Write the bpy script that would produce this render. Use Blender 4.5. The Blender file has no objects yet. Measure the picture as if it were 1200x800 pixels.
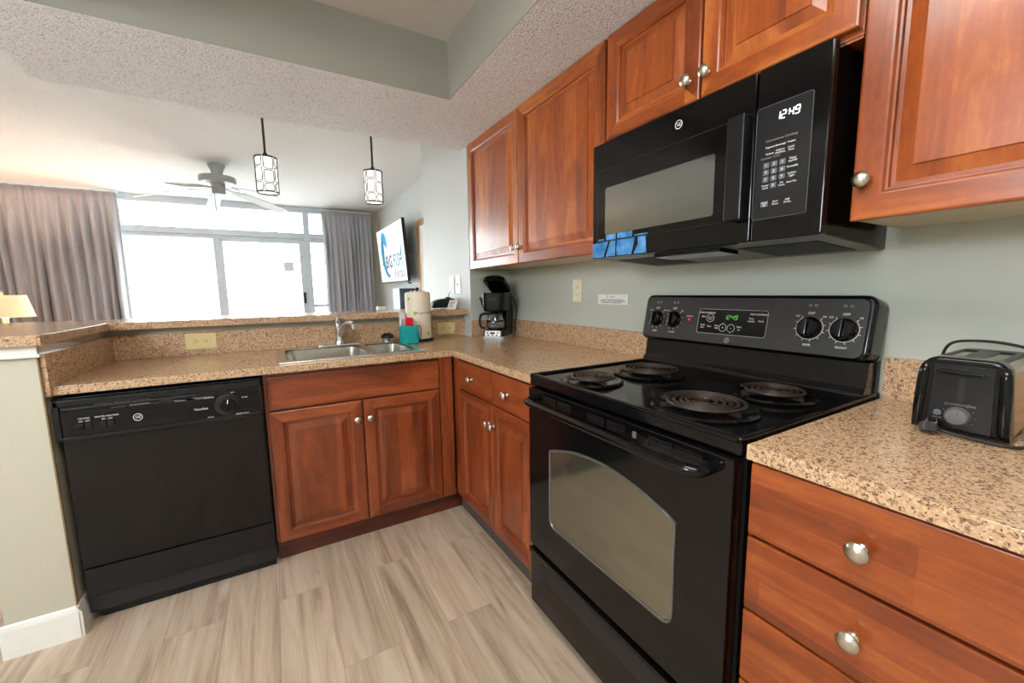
import bpy, bmesh, math, random
from mathutils import Vector, Matrix
random.seed(7)
S = bpy.context.scene
COL = S.collection
PI = math.pi

# ------------------------------------------------------------------ camera
cd = bpy.data.cameras.new('camera'); cam = bpy.data.objects.new('camera', cd); COL.objects.link(cam)
yaw, pitch, roll = -.5239, -.1243, -.0153
f0 = Vector((-math.sin(yaw), math.cos(yaw), 0)); r0 = Vector((math.cos(yaw), math.sin(yaw), 0)); u0 = Vector((0, 0, 1))
f1 = f0*math.cos(pitch)+u0*math.sin(pitch); u1 = u0*math.cos(pitch)-f0*math.sin(pitch)
r2 = r0*math.cos(roll)+u1*math.sin(roll); u2 = u1*math.cos(roll)-r0*math.sin(roll)
cam.matrix_world = Matrix(((r2.x, u2.x, -f1.x, -1.426), (r2.y, u2.y, -f1.y, -2.5016), (r2.z, u2.z, -f1.z, 1.2168), (0, 0, 0, 1)))
cd.sensor_width = 36; cd.lens = 476.5/1200*36; cd.clip_start = .02
S.camera = cam
# ------------------------------------------------------------------ light and exposure
SKY = 16.5; KITCHEN = 10.0; FILL_GLOBE = 52.0; TABLE_LAMP = 15.0; PENDANT = 0.95
w = bpy.data.worlds.new('sky'); S.world = w; w.use_nodes = True
bg = w.node_tree.nodes['Background']; bg.inputs[1].default_value = SKY
wt = w.node_tree; wc = wt.nodes.new('ShaderNodeTexCoord'); wx = wt.nodes.new('ShaderNodeSeparateXYZ'); wr = wt.nodes.new('ShaderNodeValToRGB'); wm = wt.nodes.new('ShaderNodeMath'); wm.operation = 'MULTIPLY_ADD'; wm.inputs[1].default_value = .5; wm.inputs[2].default_value = .5
wt.links.new(wc.outputs['Generated'], wx.inputs[0]); wt.links.new(wx.outputs['Z'], wm.inputs[0]); wt.links.new(wm.outputs[0], wr.inputs[0]); wt.links.new(wr.outputs[0], bg.inputs[0])
wr.color_ramp.elements[0].position = .44; wr.color_ramp.elements[0].color = (.26, .29, .30, 1); wr.color_ramp.elements[1].position = .52; wr.color_ramp.elements[1].color = (.90, .96, 1, 1)
vs = S.view_settings; vs.view_transform = 'Standard'; vs.look = 'None'; vs.exposure = 0.32; vs.gamma = 1; vs.use_curve_mapping = False
S.display_settings.display_device = 'sRGB'

# ------------------------------------------------------------------ materials
def lin(c): return tuple((x/255/12.92 if x/255 <= .04045 else ((x/255+.055)/1.055)**2.4) for x in c)+(1,)
class N:
    def __init__(s, name):
        s.m = bpy.data.materials.new(name); s.m.use_nodes = True; s.t = s.m.node_tree; s.n = s.t.nodes; s.b = s.n['Principled BSDF']
        s.tc = s.n.new('ShaderNodeTexCoord')
    def new(s, typ, **kw):
        o = s.n.new('ShaderNode'+typ)
        for k, v in kw.items():
            if k in o.inputs.keys(): o.inputs[k].default_value = v
            else: setattr(o, k, v)
        return o
    def l(s, a, b): s.t.links.new(a, b)
    def mapping(s, scale=(1, 1, 1), src='Object'):
        m = s.new('Mapping'); m.inputs['Scale'].default_value = scale; s.l(s.tc.outputs[src], m.inputs['Vector']); return m.outputs[0]
    def noise(s, vec, scale, detail=3, rough=.5, dist=0):
        o = s.new('TexNoise'); o.inputs['Scale'].default_value = scale; o.inputs['Detail'].default_value = detail
        o.inputs['Roughness'].default_value = rough; o.inputs['Distortion'].default_value = dist; s.l(vec, o.inputs['Vector']); return o.outputs['Fac']
    def ramp(s, fac, stops, mode='LINEAR'):
        o = s.new('ValToRGB'); e = o.color_ramp; e.interpolation = mode
        while len(e.elements) < len(stops): e.elements.new(.5)
        for el, (p, c) in zip(e.elements, stops): el.position = p; el.color = c
        s.l(fac, o.inputs[0]); return o.outputs[0]
    def bump(s, fac, strength, dist=.002):
        o = s.new('Bump'); o.inputs['Strength'].default_value = strength; o.inputs['Distance'].default_value = dist
        s.l(fac, o.inputs['Height']); s.l(o.outputs[0], s.b.inputs['Normal']); return o
    def mixc(s, fac, a, b, mode='MIX'):
        o = s.new('Mix', data_type='RGBA', blend_type=mode)
        for x, i in ((fac, 0), (a, 6), (b, 7)):
            if isinstance(x, (int, float, tuple)): o.inputs[i].default_value = x
            else: s.l(x, o.inputs[i])
        return o.outputs[2]
    def set(s, **kw):
        for k, v in kw.items(): s.b.inputs[k.replace('_', ' ')].default_value = v
        return s

def plain(name, rgb, rough=.5, metal=0, var=.06, nscale=25, coat=0, spec=.5, bump=0, bscale=200):
    """painted / plastic / metal surface with a faint procedural mottling"""
    a = N(name); c = lin(rgb)
    f = a.noise(a.mapping(), nscale, 4)
    lo = tuple(x*(1-var) for x in c[:3])+(1,); hi = tuple(min(1, x*(1+var)) for x in c[:3])+(1,)
    a.l(a.ramp(f, [(.3, lo), (.7, hi)]), a.b.inputs['Base Color'])
    a.set(Roughness=rough, Metallic=metal); a.b.inputs['Coat Weight'].default_value = coat; a.b.inputs['Specular IOR Level'].default_value = spec
    if bump: a.bump(a.noise(a.mapping(), bscale, 2), bump)
    return a.m
def glow(name, rgb, strength):
    a = N(name); c = lin(rgb); f = a.noise(a.mapping(), 3)
    a.l(a.ramp(f, [(0, tuple(x*.97 for x in c[:3])+(1,)), (1, c)]), a.b.inputs['Emission Color'])
    a.b.inputs['Base Color'].default_value = c; a.b.inputs['Emission Strength'].default_value = strength; a.set(Roughness=.5)
    if name.startswith(('lit_tv', 'tv_')): a.b.inputs['Base Color'].default_value = (.01, .01, .01, 1); a.set(Roughness=.6)
    return a.m
def wood(name, axis, dark, mid, light, strip=.075):
    """stained cherry: long grain along axis, glued strips of slightly different tone"""
    a = N(name)
    oi = a.new('ObjectInfo'); add = a.new('VectorMath', operation='ADD')
    mul = a.new('Math', operation='MULTIPLY'); mul.inputs[1].default_value = 13.7; a.l(oi.outputs['Random'], mul.inputs[0])
    a.l(a.tc.outputs['Object'], add.inputs[0]); a.l(mul.outputs[0], add.inputs[1])
    def st(k_long, k_cross):
        m = a.new('Mapping'); sc = [k_cross]*3; sc[axis] = k_long; m.inputs['Scale'].default_value = sc; a.l(add.outputs[0], m.inputs['Vector']); return m.outputs[0]
    cloud = a.noise(st(1.1, 5.5), 1.6, 5, .6, 1.2)
    fine = a.noise(st(2.2, 90), 1.5, 4, .6, .3)
    fl = a.new('VectorMath', operation='FLOOR'); m2 = a.new('Mapping'); sc = [1/strip]*3; sc[axis] = .9; m2.inputs['Scale'].default_value = sc
    a.l(add.outputs[0], m2.inputs['Vector']); a.l(m2.outputs[0], fl.inputs[0])
    wn = a.new('TexWhiteNoise', noise_dimensions='3D'); a.l(fl.outputs[0], wn.inputs['Vector'])
    s1 = a.new('Math', operation='MULTIPLY_ADD'); s1.inputs[1].default_value = .28; a.l(wn.outputs['Value'], s1.inputs[0]); a.l(cloud, s1.inputs[2])
    s2 = a.new('Math', operation='MULTIPLY_ADD'); s2.inputs[1].default_value = .22; a.l(fine, s2.inputs[0]); a.l(s1.outputs[0], s2.inputs[2])
    mo = a.noise(st(26, 42), 1.0, 4, .65, .6); s3 = a.new('Math', operation='MULTIPLY_ADD'); s3.inputs[1].default_value = .26; a.l(mo, s3.inputs[0]); a.l(s2.outputs[0], s3.inputs[2])
    s2 = a.new('Math', operation='SUBTRACT'); s2.inputs[1].default_value = .13; a.l(s3.outputs[0], s2.inputs[0])
    a.l(a.ramp(s2.outputs[0], [(.45, lin(dark)), (.75, lin(mid)), (1.0, lin(light))]), a.b.inputs['Base Color'])
    a.set(Roughness=.30); a.b.inputs['Coat Weight'].default_value = .35; a.b.inputs['Coat Roughness'].default_value = .14
    a.bump(fine, .04, .001)
    return a.m
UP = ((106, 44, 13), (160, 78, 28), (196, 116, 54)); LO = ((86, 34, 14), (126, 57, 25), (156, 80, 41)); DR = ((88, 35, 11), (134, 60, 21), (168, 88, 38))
W_UP = wood('cherry_upper_vertical', 2, *UP); W_UPH = wood('cherry_upper_rail', 1, *UP)
W_LOV = wood('cherry_base_vertical', 2, *LO); W_LOX = wood('cherry_base_along_x', 0, *LO); W_LOY = wood('cherry_base_along_y', 1, *LO)
W_DR = wood('cherry_drawer', 1, *DR, strip=.05)
W_KICK = wood('cherry_dark_kick', 0, (60, 20, 10), (84, 30, 16), (104, 42, 22))
W_GOLD = wood('golden_pine', 2, (150, 98, 48), (186, 132, 72), (210, 160, 96))

def granite(name):
    a = N(name); v = a.mapping()
    n1 = a.noise(v, 60, 2); d = a.new('VectorMath', operation='ADD'); sc = a.new('VectorMath', operation='SCALE'); sc.inputs['Scale'].default_value = .012
    a.l(n1, sc.inputs[0]); a.l(v, d.inputs[0]); a.l(sc.outputs[0], d.inputs[1])
    vo = a.new('TexVoronoi', feature='F1'); vo.inputs['Scale'].default_value = 350; a.l(d.outputs[0], vo.inputs['Vector'])
    sx = a.new('SeparateColor'); a.l(vo.outputs['Color'], sx.inputs[0])
    base = a.ramp(sx.outputs[0], [(0, lin((94, 70, 54))), (.09, lin((152, 118, 90))), (.22, lin((192, 156, 120))), (.6, lin((203, 168, 132))), (.85, lin((214, 184, 150)))], 'CONSTANT')
    n2 = a.noise(v, 55, 3); sp = a.ramp(n2, [(.56, (0, 0, 0, 1)), (.66, (1, 1, 1, 1))])
    vo2 = a.new('TexVoronoi', feature='F1'); vo2.inputs['Scale'].default_value = 170; a.l(d.outputs[0], vo2.inputs['Vector'])
    s3 = a.new('SeparateColor'); a.l(vo2.outputs['Color'], s3.inputs[0])
    fl = a.ramp(s3.outputs[1], [(0, (1, 1, 1, 1)), (.10, (0, 0, 0, 1))], 'CONSTANT')
    mm = a.new('Math', operation='MULTIPLY'); a.l(fl, mm.inputs[0]); mm.inputs[1].default_value = .6
    c = a.mixc(mm.outputs[0], base, lin((72, 50, 38)))
    c2 = a.mixc(.10, c, a.ramp(n2, [(.3, lin((170, 120, 80))), (.7, lin((214, 190, 165)))]))
    a.l(c2, a.b.inputs['Base Color']); a.set(Roughness=.17); a.b.inputs['Specular IOR Level'].default_value = .42
    return a.m
GRAN = granite('tan_speckled_granite')

def paint(name, rgb, scale=150, strength=.35, rough=.55):
    a = N(name); c = lin(rgb); v = a.mapping(); f = a.noise(v, 1.3, 3)
    a.l(a.ramp(f, [(.3, tuple(x*.96 for x in c[:3])+(1,)), (.7, c)]), a.b.inputs['Base Color']); a.set(Roughness=rough)
    a.bump(a.noise(v, scale, 3, .55), strength, .004); return a.m
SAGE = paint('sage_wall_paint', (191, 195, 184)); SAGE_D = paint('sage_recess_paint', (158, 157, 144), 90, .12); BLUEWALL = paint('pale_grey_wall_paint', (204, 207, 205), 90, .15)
BEIGE = paint('beige_wall_paint', (190, 184, 164), 80, .25); WHITEPAINT = plain('white_trim_paint', (232, 230, 222), .4, nscale=12, var=.03)
def popcorn(name, rgb, scale, strength, dark=.58):
    a = N(name); c = lin(rgb); v = a.mapping()
    n = a.noise(v, scale, 3, .65); vo = a.new('TexVoronoi', feature='SMOOTH_F1'); vo.inputs['Scale'].default_value = scale*1.3; a.l(v, vo.inputs['Vector'])
    s = a.new('Math', operation='SUBTRACT'); a.l(n, s.inputs[0]); a.l(vo.outputs['Distance'], s.inputs[1])
    a.l(a.ramp(n, [(.33, tuple(x*dark for x in c[:3])+(1,)), (.46, c)]), a.b.inputs['Base Color'])  # dark speckle puts the shade between popcorn grains into the colour
    a.set(Roughness=.95); a.b.inputs['Specular IOR Level'].default_value = .1; a.bump(s.outputs[0], strength, .012); return a.m
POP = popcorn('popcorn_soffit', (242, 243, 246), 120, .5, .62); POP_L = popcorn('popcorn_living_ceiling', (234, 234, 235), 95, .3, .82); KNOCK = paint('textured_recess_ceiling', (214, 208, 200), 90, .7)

def planks():
    a = N('grey_oak_vinyl_planks'); v = a.mapping()
    m = a.new('Mapping'); m.inputs['Rotation'].default_value = (0, 0, PI/2); m.inputs['Location'].default_value = (.03, .06, 0); a.l(a.tc.outputs['Object'], m.inputs['Vector'])
    br = a.new('TexBrick'); br.offset = .37; br.offset_frequency = 2
    for k, x in (('Color1', (0, 0, 0, 1)), ('Color2', (1, 1, 1, 1)), ('Mortar', (.5, .5, .5, 1)), ('Scale', 1.0), ('Mortar Size', .0008), ('Mortar Smooth', .2), ('Bias', 0.0), ('Brick Width', 1.22), ('Row Height', .18)): br.inputs[k].default_value = x
    a.l(m.outputs[0], br.inputs['Vector'])
    mu = a.new('VectorMath', operation='SCALE'); mu.inputs['Scale'].default_value = 9; a.l(br.outputs['Color'], mu.inputs[0])
    ad = a.new('VectorMath', operation='ADD'); a.l(v, ad.inputs[0]); a.l(mu.outputs[0], ad.inputs[1])
    def st(s, k): q = a.new('Mapping'); q.inputs['Scale'].default_value = s; a.l(ad.outputs[0], q.inputs['Vector']); return q.outputs[0]
    g1 = a.noise(st((9, .62, 1), 0), 1.5, 8, .58, 1.5); g2 = a.noise(st((150, 4.5, 1), 0), 1.6, 5, .65, .5); kn = a.noise(st((8, 1.9, 1), 0), 1.0, 3, .5, 1.4)
    s1 = a.new('Math', operation='MULTIPLY_ADD'); s1.inputs[1].default_value = .33; a.l(g2, s1.inputs[0]); a.l(g1, s1.inputs[2])
    base = a.ramp(s1.outputs[0], [(.46, lin((146, 124, 104))), (.62, lin((180, 158, 136))), (.84, lin((202, 183, 162)))])
    t = a.mixc(.5, base, a.ramp(br.outputs['Color'], [(0, (.80, .80, .80, 1)), (1, (1.06, 1.05, 1.04, 1))]), 'MULTIPLY')
    k2 = a.ramp(kn, [(.65, (0, 0, 0, 1)), (.77, (1, 1, 1, 1))]); km = a.new('Math', operation='MULTIPLY'); a.l(k2, km.inputs[0]); km.inputs[1].default_value = .6
    t2 = a.mixc(km.outputs[0], t, lin((112, 92, 76)))
    mf = a.new('Math', operation='MULTIPLY'); mf.inputs[1].default_value = .6; a.l(br.outputs['Fac'], mf.inputs[0])
    t3 = a.mixc(mf.outputs[0], t2, lin((110, 92, 78)))
    a.l(t3, a.b.inputs['Base Color']); a.set(Roughness=.42); a.bump(g2, .08, .002); return a.m
FLOOR = planks()

BLACK = plain('black_gloss_enamel', (11, 11, 12), .11, nscale=8, var=.1, spec=.36)
BLACKS = plain('black_satin_plastic', (15, 15, 17), .30, nscale=20, spec=.4)
BLACKM = plain('black_matte', (24, 24, 25), .6)
DKGREY = plain('dark_grey_control_panel', (44, 44, 46), .3)
MIDGREY = plain('grey_button', (92, 96, 104), .4)
LETTER = plain('white_print', (226, 226, 224), .6); LETTER_D = plain('dim_print', (120, 120, 122), .6)
COIL = plain('heated_coil_metal', (62, 52, 46), .45, .6, var=.25, nscale=60)
NICKEL = plain('brushed_nickel', (206, 200, 186), .28, 1); CHROME = plain('chrome', (220, 222, 226), .06, 1)
def brushed(name, rgb):
    a = N(name); f = a.noise(a.mapping((6, 220, 220)), 1.5, 3); c = lin(rgb)
    a.l(a.ramp(f, [(.3, tuple(x*.9 for x in c[:3])+(1,)), (.7, c)]), a.b.inputs['Base Color']); a.set(Metallic=1, Roughness=.26); a.bump(f, .05, .0005); return a.m
STEEL = brushed('brushed_stainless', (214, 210, 202))
GREYMET = plain('grey_vent_metal', (120, 122, 120), .4, .5, bump=.2)
IVORY = plain('ivory_plate', (214, 196, 140), .35); WHITEPL = plain('white_plastic', (236, 234, 228), .35, var=.02)
LAMINATE = plain('cream_laminate', (206, 192, 164), .5); TOEGREY = plain('dark_grey_toe_kick', (78, 72, 68), .5)
FANWHITE = plain('white_fan_enamel', (170, 173, 174), .35, var=.03); BRONZE = plain('dark_bronze', (58, 52, 50), .4, .6)
ALU = plain('grey_window_aluminium', (206, 215, 224), .4, .1, var=.04)
RUNNER = plain('white_curtain_track', (240, 240, 238), .4)
LIT_WALL = plain('silver_lit_wall', (214, 218, 222), .25, .8, bump=.5, bscale=90)
RAWWOOD = plain('raw_yellow_wood', (128, 104, 70), .7, var=.2)
TEAL = plain('teal_microfibre', (12, 150, 148), .9, var=.12, nscale=60, bump=.4, bscale=300)
REDS = plain('red_scrubber', (206, 22, 40), .9, var=.15, nscale=120, bump=.6, bscale=400); GREYS = plain('grey_mesh_fabric', (150, 148, 148), .8, bump=.4)
PAPER = plain('paper_towel_wrap', (236, 224, 204), .55, var=.03, nscale=14); LIME = plain('lime_print', (140, 200, 50), .6); CARD = plain('white_card', (238, 238, 236), .6, var=.02)
LAMPB = plain('cream_lamp_base', (228, 214, 190), .4)
NAVY = plain('navy_print', (22, 26, 74), .5); REDL = glow('red_indicator', (230, 20, 30), 1.2); GREEN = glow('green_display', (70, 150, 60), .6); DISPW = glow('white_display_digits', (235, 240, 245), 1.4)
TVW = glow('lit_tv_screen', (250, 251, 252), .95); TVDB = glow('tv_navy', (20, 22, 70), .9); TVTEAL = glow('tv_teal', (0, 132, 178), .9); TVBLUE = glow('tv_blue', (24, 158, 214), .95); TVGR = glow('tv_grey', (110, 105, 100), .8)
SHADE_G = glow('pendant_glass', (255, 252, 246), PENDANT); KLIGHT = glow('fluorescent_diffuser', (255, 251, 244), KITCHEN); FILL_GLOW = glow('fill_globe_glow', (236, 245, 255), FILL_GLOBE)
BLUE_PATCH = None
def patches():
    a = N('mottled_blue'); f = a.noise(a.mapping((1, 1, 1)), 26, 4)
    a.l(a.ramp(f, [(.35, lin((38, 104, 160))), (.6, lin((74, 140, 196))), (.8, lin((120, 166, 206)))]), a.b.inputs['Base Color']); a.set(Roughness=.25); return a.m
BLUE_PATCH = patches()
def mirrorish(name, rgb, metal, rough):
    a = N(name); c = lin(rgb); f = a.noise(a.mapping(), 600, 1); a.l(a.ramp(f, [(.3, tuple(x*.93 for x in c[:3])+(1,)), (.7, c)]), a.b.inputs['Base Color']); a.set(Metallic=metal, Roughness=rough); return a.m
OVENGLASS = mirrorish('oven_window_glass', (142, 140, 124), .85, .10); MWGLASS = mirrorish('microwave_window_glass', (140, 146, 144), .9, .10); MIRROR = mirrorish('mirror_glass', (235, 238, 238), 1, .02)
def glass(name, tint=(1, 1, 1, 1), refl=.08):
    a = N(name); n = a.n; out = n['Material Output']; tr = n.new('ShaderNodeBsdfTransparent'); tr.inputs[0].default_value = tint
    gl = n.new('ShaderNodeBsdfGlossy'); gl.inputs['Roughness'].default_value = .02; lw = n.new('ShaderNodeLayerWeight'); lw.inputs[0].default_value = .25
    mu = a.new('Math', operation='MULTIPLY_ADD'); mu.inputs[1].default_value = .7; mu.inputs[2].default_value = refl; a.l(lw.outputs['Facing'], mu.inputs[0])
    ns = a.noise(a.mapping(), 2); mu2 = a.new('Math', operation='MULTIPLY_ADD'); mu2.inputs[1].default_value = .02; a.l(ns, mu2.inputs[0]); a.l(mu.outputs[0], mu2.inputs[2])
    mx = n.new('ShaderNodeMixShader'); a.l(mu2.outputs[0], mx.inputs[0]); a.l(tr.outputs[0], mx.inputs[1]); a.l(gl.outputs[0], mx.inputs[2]); a.l(mx.outputs[0], out.inputs[0]); return a.m
GLASS = glass('clear_glass', (.97, .985, .98, 1), .0); CARAFE = glass('carafe_glass', (.80, .82, .84, 1), .10)
def fabric(name, rgb):
    a = N(name); c = lin(rgb); v = a.mapping((260, 260, 60)); f = a.noise(v, 1.2, 3, .6); g = a.noise(a.mapping((30, 30, 3)), 1.5, 3)
    s = a.new('Math', operation='MULTIPLY_ADD'); s.inputs[1].default_value = .5; a.l(g, s.inputs[0]); a.l(f, s.inputs[2])
    a.l(a.ramp(s.outputs[0], [(.45, tuple(x*.72 for x in c[:3])+(1,)), (1.0, tuple(min(1, x*1.25) for x in c[:3])+(1,))]), a.b.inputs['Base Color'])
    a.set(Roughness=.75); a.b.inputs['Sheen Weight'].default_value = .3; a.bump(f, .2, .002); return a.m
CURT = fabric('grey_woven_drapery', (178, 177, 184))
def shade_mat():
    a = N('lit_linen_shade'); n = a.n; out = n['Material Output']; c = lin((250, 236, 214)); f = a.noise(a.mapping((1, 1, 1)), 300, 2); cr = a.ramp(f, [(.3, tuple(x*.93 for x in c[:3])+(1,)), (.7, c)])
    d = n.new('ShaderNodeBsdfDiffuse'); t = n.new('ShaderNodeBsdfTranslucent'); a.l(cr, d.inputs[0]); a.l(cr, t.inputs[0]); m = n.new('ShaderNodeMixShader'); m.inputs[0].default_value = .22
    a.l(d.outputs[0], m.inputs[1]); a.l(t.outputs[0], m.inputs[2]); a.l(m.outputs[0], out.inputs[0]); return a.m
LINEN = shade_mat()

# ------------------------------------------------------------------ mesh builder
def frame(o, u, v):
    u = Vector(u).normalized(); v = Vector(v).normalized(); n = u.cross(v)
    return Matrix(((u.x, v.x, n.x, o[0]), (u.y, v.y, n.y, o[1]), (u.z, v.z, n.z, o[2]), (0, 0, 0, 1)))
def FX(x, y, z): return frame((x, y, z), (0, -1, 0), (0, 0, 1))      # local u,v,n on a surface facing -x
def FY(x, y, z): return frame((x, y, z), (1, 0, 0), (0, 0, 1))       # ... facing -y
def rrect(x0, x1, y0, y1, r, n=5):
    p = []
    for cx, cy, a0 in ((x1-r, y1-r, 0), (x0+r, y1-r, 90), (x0+r, y0+r, 180), (x1-r, y0+r, 270)):
        for k in range(n+1):
            a = math.radians(a0+90*k/n); p.append((cx+r*math.cos(a), cy+r*math.sin(a)))
    return p
def spline(P, n=6):
    P = [Vector(p) for p in P]; out = []
    for i in range(len(P)-1):
        a, b, c, d = P[max(i-1, 0)], P[i], P[i+1], P[min(i+2, len(P)-1)]
        for k in range(n):
            t = k/n; out.append(.5*((2*b)+(c-a)*t+(2*a-5*b+4*c-d)*t*t+(3*b-a-3*c+d)*t**3))
    return out+[P[-1]]
def srad(R, n=6): return [R[i]+(R[i+1]-R[i])*k/n for i in range(len(R)-1) for k in range(n)]+[R[-1]]
SEG = {'0': 'abcdef', '1': 'bc', '2': 'abged', '4': 'fgbc', '9': 'abcdfg', ':': ''}
class M:
    def digits(s, body, h, mx):
        w_ = h*.5; t_ = h*.13; x = -(len(body)-.6)*w_*.7
        for ch in body:
            if ch == ':':
                for v in (-.18, .18): s.box(x-t_*.5-w_*.15, x+t_*.5-w_*.15, v*h-t_*.5, v*h+t_*.5, 0, .0005, mx=mx)
                x += w_*.45; continue
            P_ = dict(a=(0, .5, 1), b=(.5, .25, 0), c=(.5, -.25, 0), d=(0, -.5, 1), e=(-.5, -.25, 0), f=(-.5, .25, 0), g=(0, 0, 1))
            for g_ in SEG[ch]:
                px, py, ho = P_[g_]; cx, cy = x+px*w_+py*h*.12, py*h*.94
                s.box(cx-(w_*.42 if ho else t_/2), cx+(w_*.42 if ho else t_/2), cy-(t_/2 if ho else h*.21), cy+(t_/2 if ho else h*.21), 0, .0005, mx=mx)
            x += w_*1.45
        return s
    def cord(s, pts, r, n=10, mx=None): return s.tube(spline(pts), srad(r) if isinstance(r, list) else r, n, mx=mx)
    def __init__(s): s.bm = bmesh.new()
    def _merge(s, b, mx=None, mi=0):
        if mx is not None: b.transform(mx)
        for f in b.faces: f.material_index = mi if mi else f.material_index
        me = bpy.data.meshes.new('t'); b.to_mesh(me); s.bm.from_mesh(me); bpy.data.meshes.remove(me); b.free(); return s
    def box(s, x0, x1, y0, y1, z0, z1, bev=0, seg=2, mx=None, mi=0):
        b = bmesh.new(); bmesh.ops.create_cube(b, size=1)
        x0, x1 = min(x0, x1), max(x0, x1); y0, y1 = min(y0, y1), max(y0, y1); z0, z1 = min(z0, z1), max(z0, z1)
        for v in b.verts: v.co = ((x0+x1)/2+v.co.x*(x1-x0), (y0+y1)/2+v.co.y*(y1-y0), (z0+z1)/2+v.co.z*(z1-z0))
        if bev: bmesh.ops.bevel(b, geom=list(b.edges), offset=bev, segments=seg, profile=.5, affect='EDGES')
        return s._merge(b, mx, mi)
    def prism(s, pts, z0, z1, bev=0, seg=2, mx=None, mi=0):
        b = bmesh.new(); lo = [b.verts.new((x, y, z0)) for x, y in pts]; hi = [b.verts.new((x, y, z1)) for x, y in pts]; n = len(pts)
        b.faces.new(lo[::-1]); top = b.faces.new(hi)
        for i in range(n): b.faces.new((lo[i], lo[(i+1) % n], hi[(i+1) % n], hi[i]))
        bmesh.ops.recalc_face_normals(b, faces=b.faces)
        if bev: bmesh.ops.bevel(b, geom=[e for e in top.edges], offset=bev, segments=seg, profile=.5, affect='EDGES')
        return s._merge(b, mx, mi)
    def lathe(s, prof, n=28, mx=None, mi=0, arc=2*PI):
        b = bmesh.new(); rings = []
        full = abs(arc-2*PI) < 1e-6; m = n if full else n+1
        for r, z in prof:
            if r < 1e-6: rings.append([b.verts.new((0, 0, z))])
            else: rings.append([b.verts.new((r*math.cos(arc*k/n), r*math.sin(arc*k/n), z)) for k in range(m)])
        for a, c in zip(rings, rings[1:]):
            for k in range(n):
                k2 = (k+1) % m
                if len(a) == 1 and len(c) == 1: continue
                if len(a) == 1: b.faces.new((a[0], c[k], c[k2]))
                elif len(c) == 1: b.faces.new((a[k], c[0], a[k2]))
                else: b.faces.new((a[k], c[k], c[k2], a[k2]))
        bmesh.ops.recalc_face_normals(b, faces=b.faces)
        return s._merge(b, mx, mi)
    def cyl(s, p0, p1, r0, r1=None, n=20, mi=0):
        p0, p1 = Vector(p0), Vector(p1); r1 = r0 if r1 is None else r1; d = p1-p0
        q = Vector((0, 0, 1)).rotation_difference(d).to_matrix().to_4x4(); q.translation = p0
        return s.lathe([(0, 0), (r0, 0), (r1, d.length), (0, d.length)], n, q, mi)
    def tube(s, pts, r, n=8, closed=False, mi=0, mx=None):
        b = bmesh.new(); P = [Vector(p) for p in pts]; K = len(P); rings = []; up = None
        rr = r if isinstance(r, (list, tuple)) else [r]*K
        for i, p in enumerate(P):
            t = (P[(i+1) % K]-P[i-1]) if closed else (P[min(i+1, K-1)]-P[max(i-1, 0)])
            t.normalize()
            if up is None:
                up = Vector((0, 0, 1)) if abs(t.z) < .9 else Vector((1, 0, 0))
            x = up-t*up.dot(t)
            if x.length < 1e-5: x = t.orthogonal()
            x.normalize(); y = t.cross(x); up = x
            rings.append([b.verts.new(p+(x*math.cos(2*PI*k/n)+y*math.sin(2*PI*k/n))*rr[i]) for k in range(n)])
        for i in range(K if closed else K-1):
            a, c = rings[i], rings[(i+1) % K]
            for k in range(n): b.faces.new((a[k], a[(k+1) % n], c[(k+1) % n], c[k]))
        if not closed: b.faces.new(rings[0][::-1]); b.faces.new(rings[-1])
        bmesh.ops.recalc_face_normals(b, faces=b.faces)
        return s._merge(b, mx, mi)
    def loft(s, loops, cap0=True, cap1=True, mx=None, mi=0):
        b = bmesh.new(); R = [[b.verts.new(p) for p in L] for L in loops]; n = len(R[0])
        for a, c in zip(R, R[1:]):
            for k in range(n): b.faces.new((a[k], a[(k+1) % n], c[(k+1) % n], c[k]))
        if cap0: b.faces.new(R[0][::-1])
        if cap1: b.faces.new(R[-1])
        bmesh.ops.recalc_face_normals(b, faces=b.faces)
        return s._merge(b, mx, mi)
    def text(s, body, size, mx, align='CENTER', ext=.0004, mi=0, sx=1, bold=0, sp=1):
        cu = bpy.data.curves.new('t', 'FONT'); cu.body = body; cu.size = size; cu.align_x = align; cu.align_y = 'CENTER'; cu.extrude = ext; cu.resolution_u = 3; cu.offset = bold*size; cu.space_character = sp
        o = bpy.data.objects.new('t', cu); COL.objects.link(o); dg = bpy.context.evaluated_depsgraph_get()
        me = bpy.data.meshes.new_from_object(o.evaluated_get(dg)); bpy.data.objects.remove(o); bpy.data.curves.remove(cu)
        b = bmesh.new(); b.from_mesh(me); bpy.data.meshes.remove(me); b.transform(Matrix.Diagonal((sx, 1, 1, 1)))
        return s._merge(b, mx, mi)
    def build(s, name, mat, parent=None, label=None, ang=35, mx=None):
        if mx is not None: s.bm.transform(mx)
        me = bpy.data.meshes.new(name); o = bpy.data.objects.new(name, me); COL.objects.link(o)
        root = parent
        while root is not None and root.parent is not None: root = root.parent
        if root is not None: s.bm.transform(Matrix.Translation(-root.location)); o.parent = parent
        s.bm.to_mesh(me); s.bm.free()
        for m in (mat if isinstance(mat, (list, tuple)) else [mat]): me.materials.append(m)
        for p in me.polygons: p.use_smooth = True
        me.set_sharp_from_angle(angle=math.radians(ang))
        if ang < 100: wn = o.modifiers.new('normals', 'WEIGHTED_NORMAL'); wn.keep_sharp = True; wn.weight = 60
        if label: o['label'] = label
        return o
def tag(o, label, cat, group=None):
    o['label'] = label; o['category'] = cat
    if group: o['group'] = group
    return o
def thing(name, label, cat, loc, group=None):
    o = bpy.data.objects.new(name, None); COL.objects.link(o); o.location = loc; o.empty_display_size = .05
    return tag(o, label, cat, group)
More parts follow.
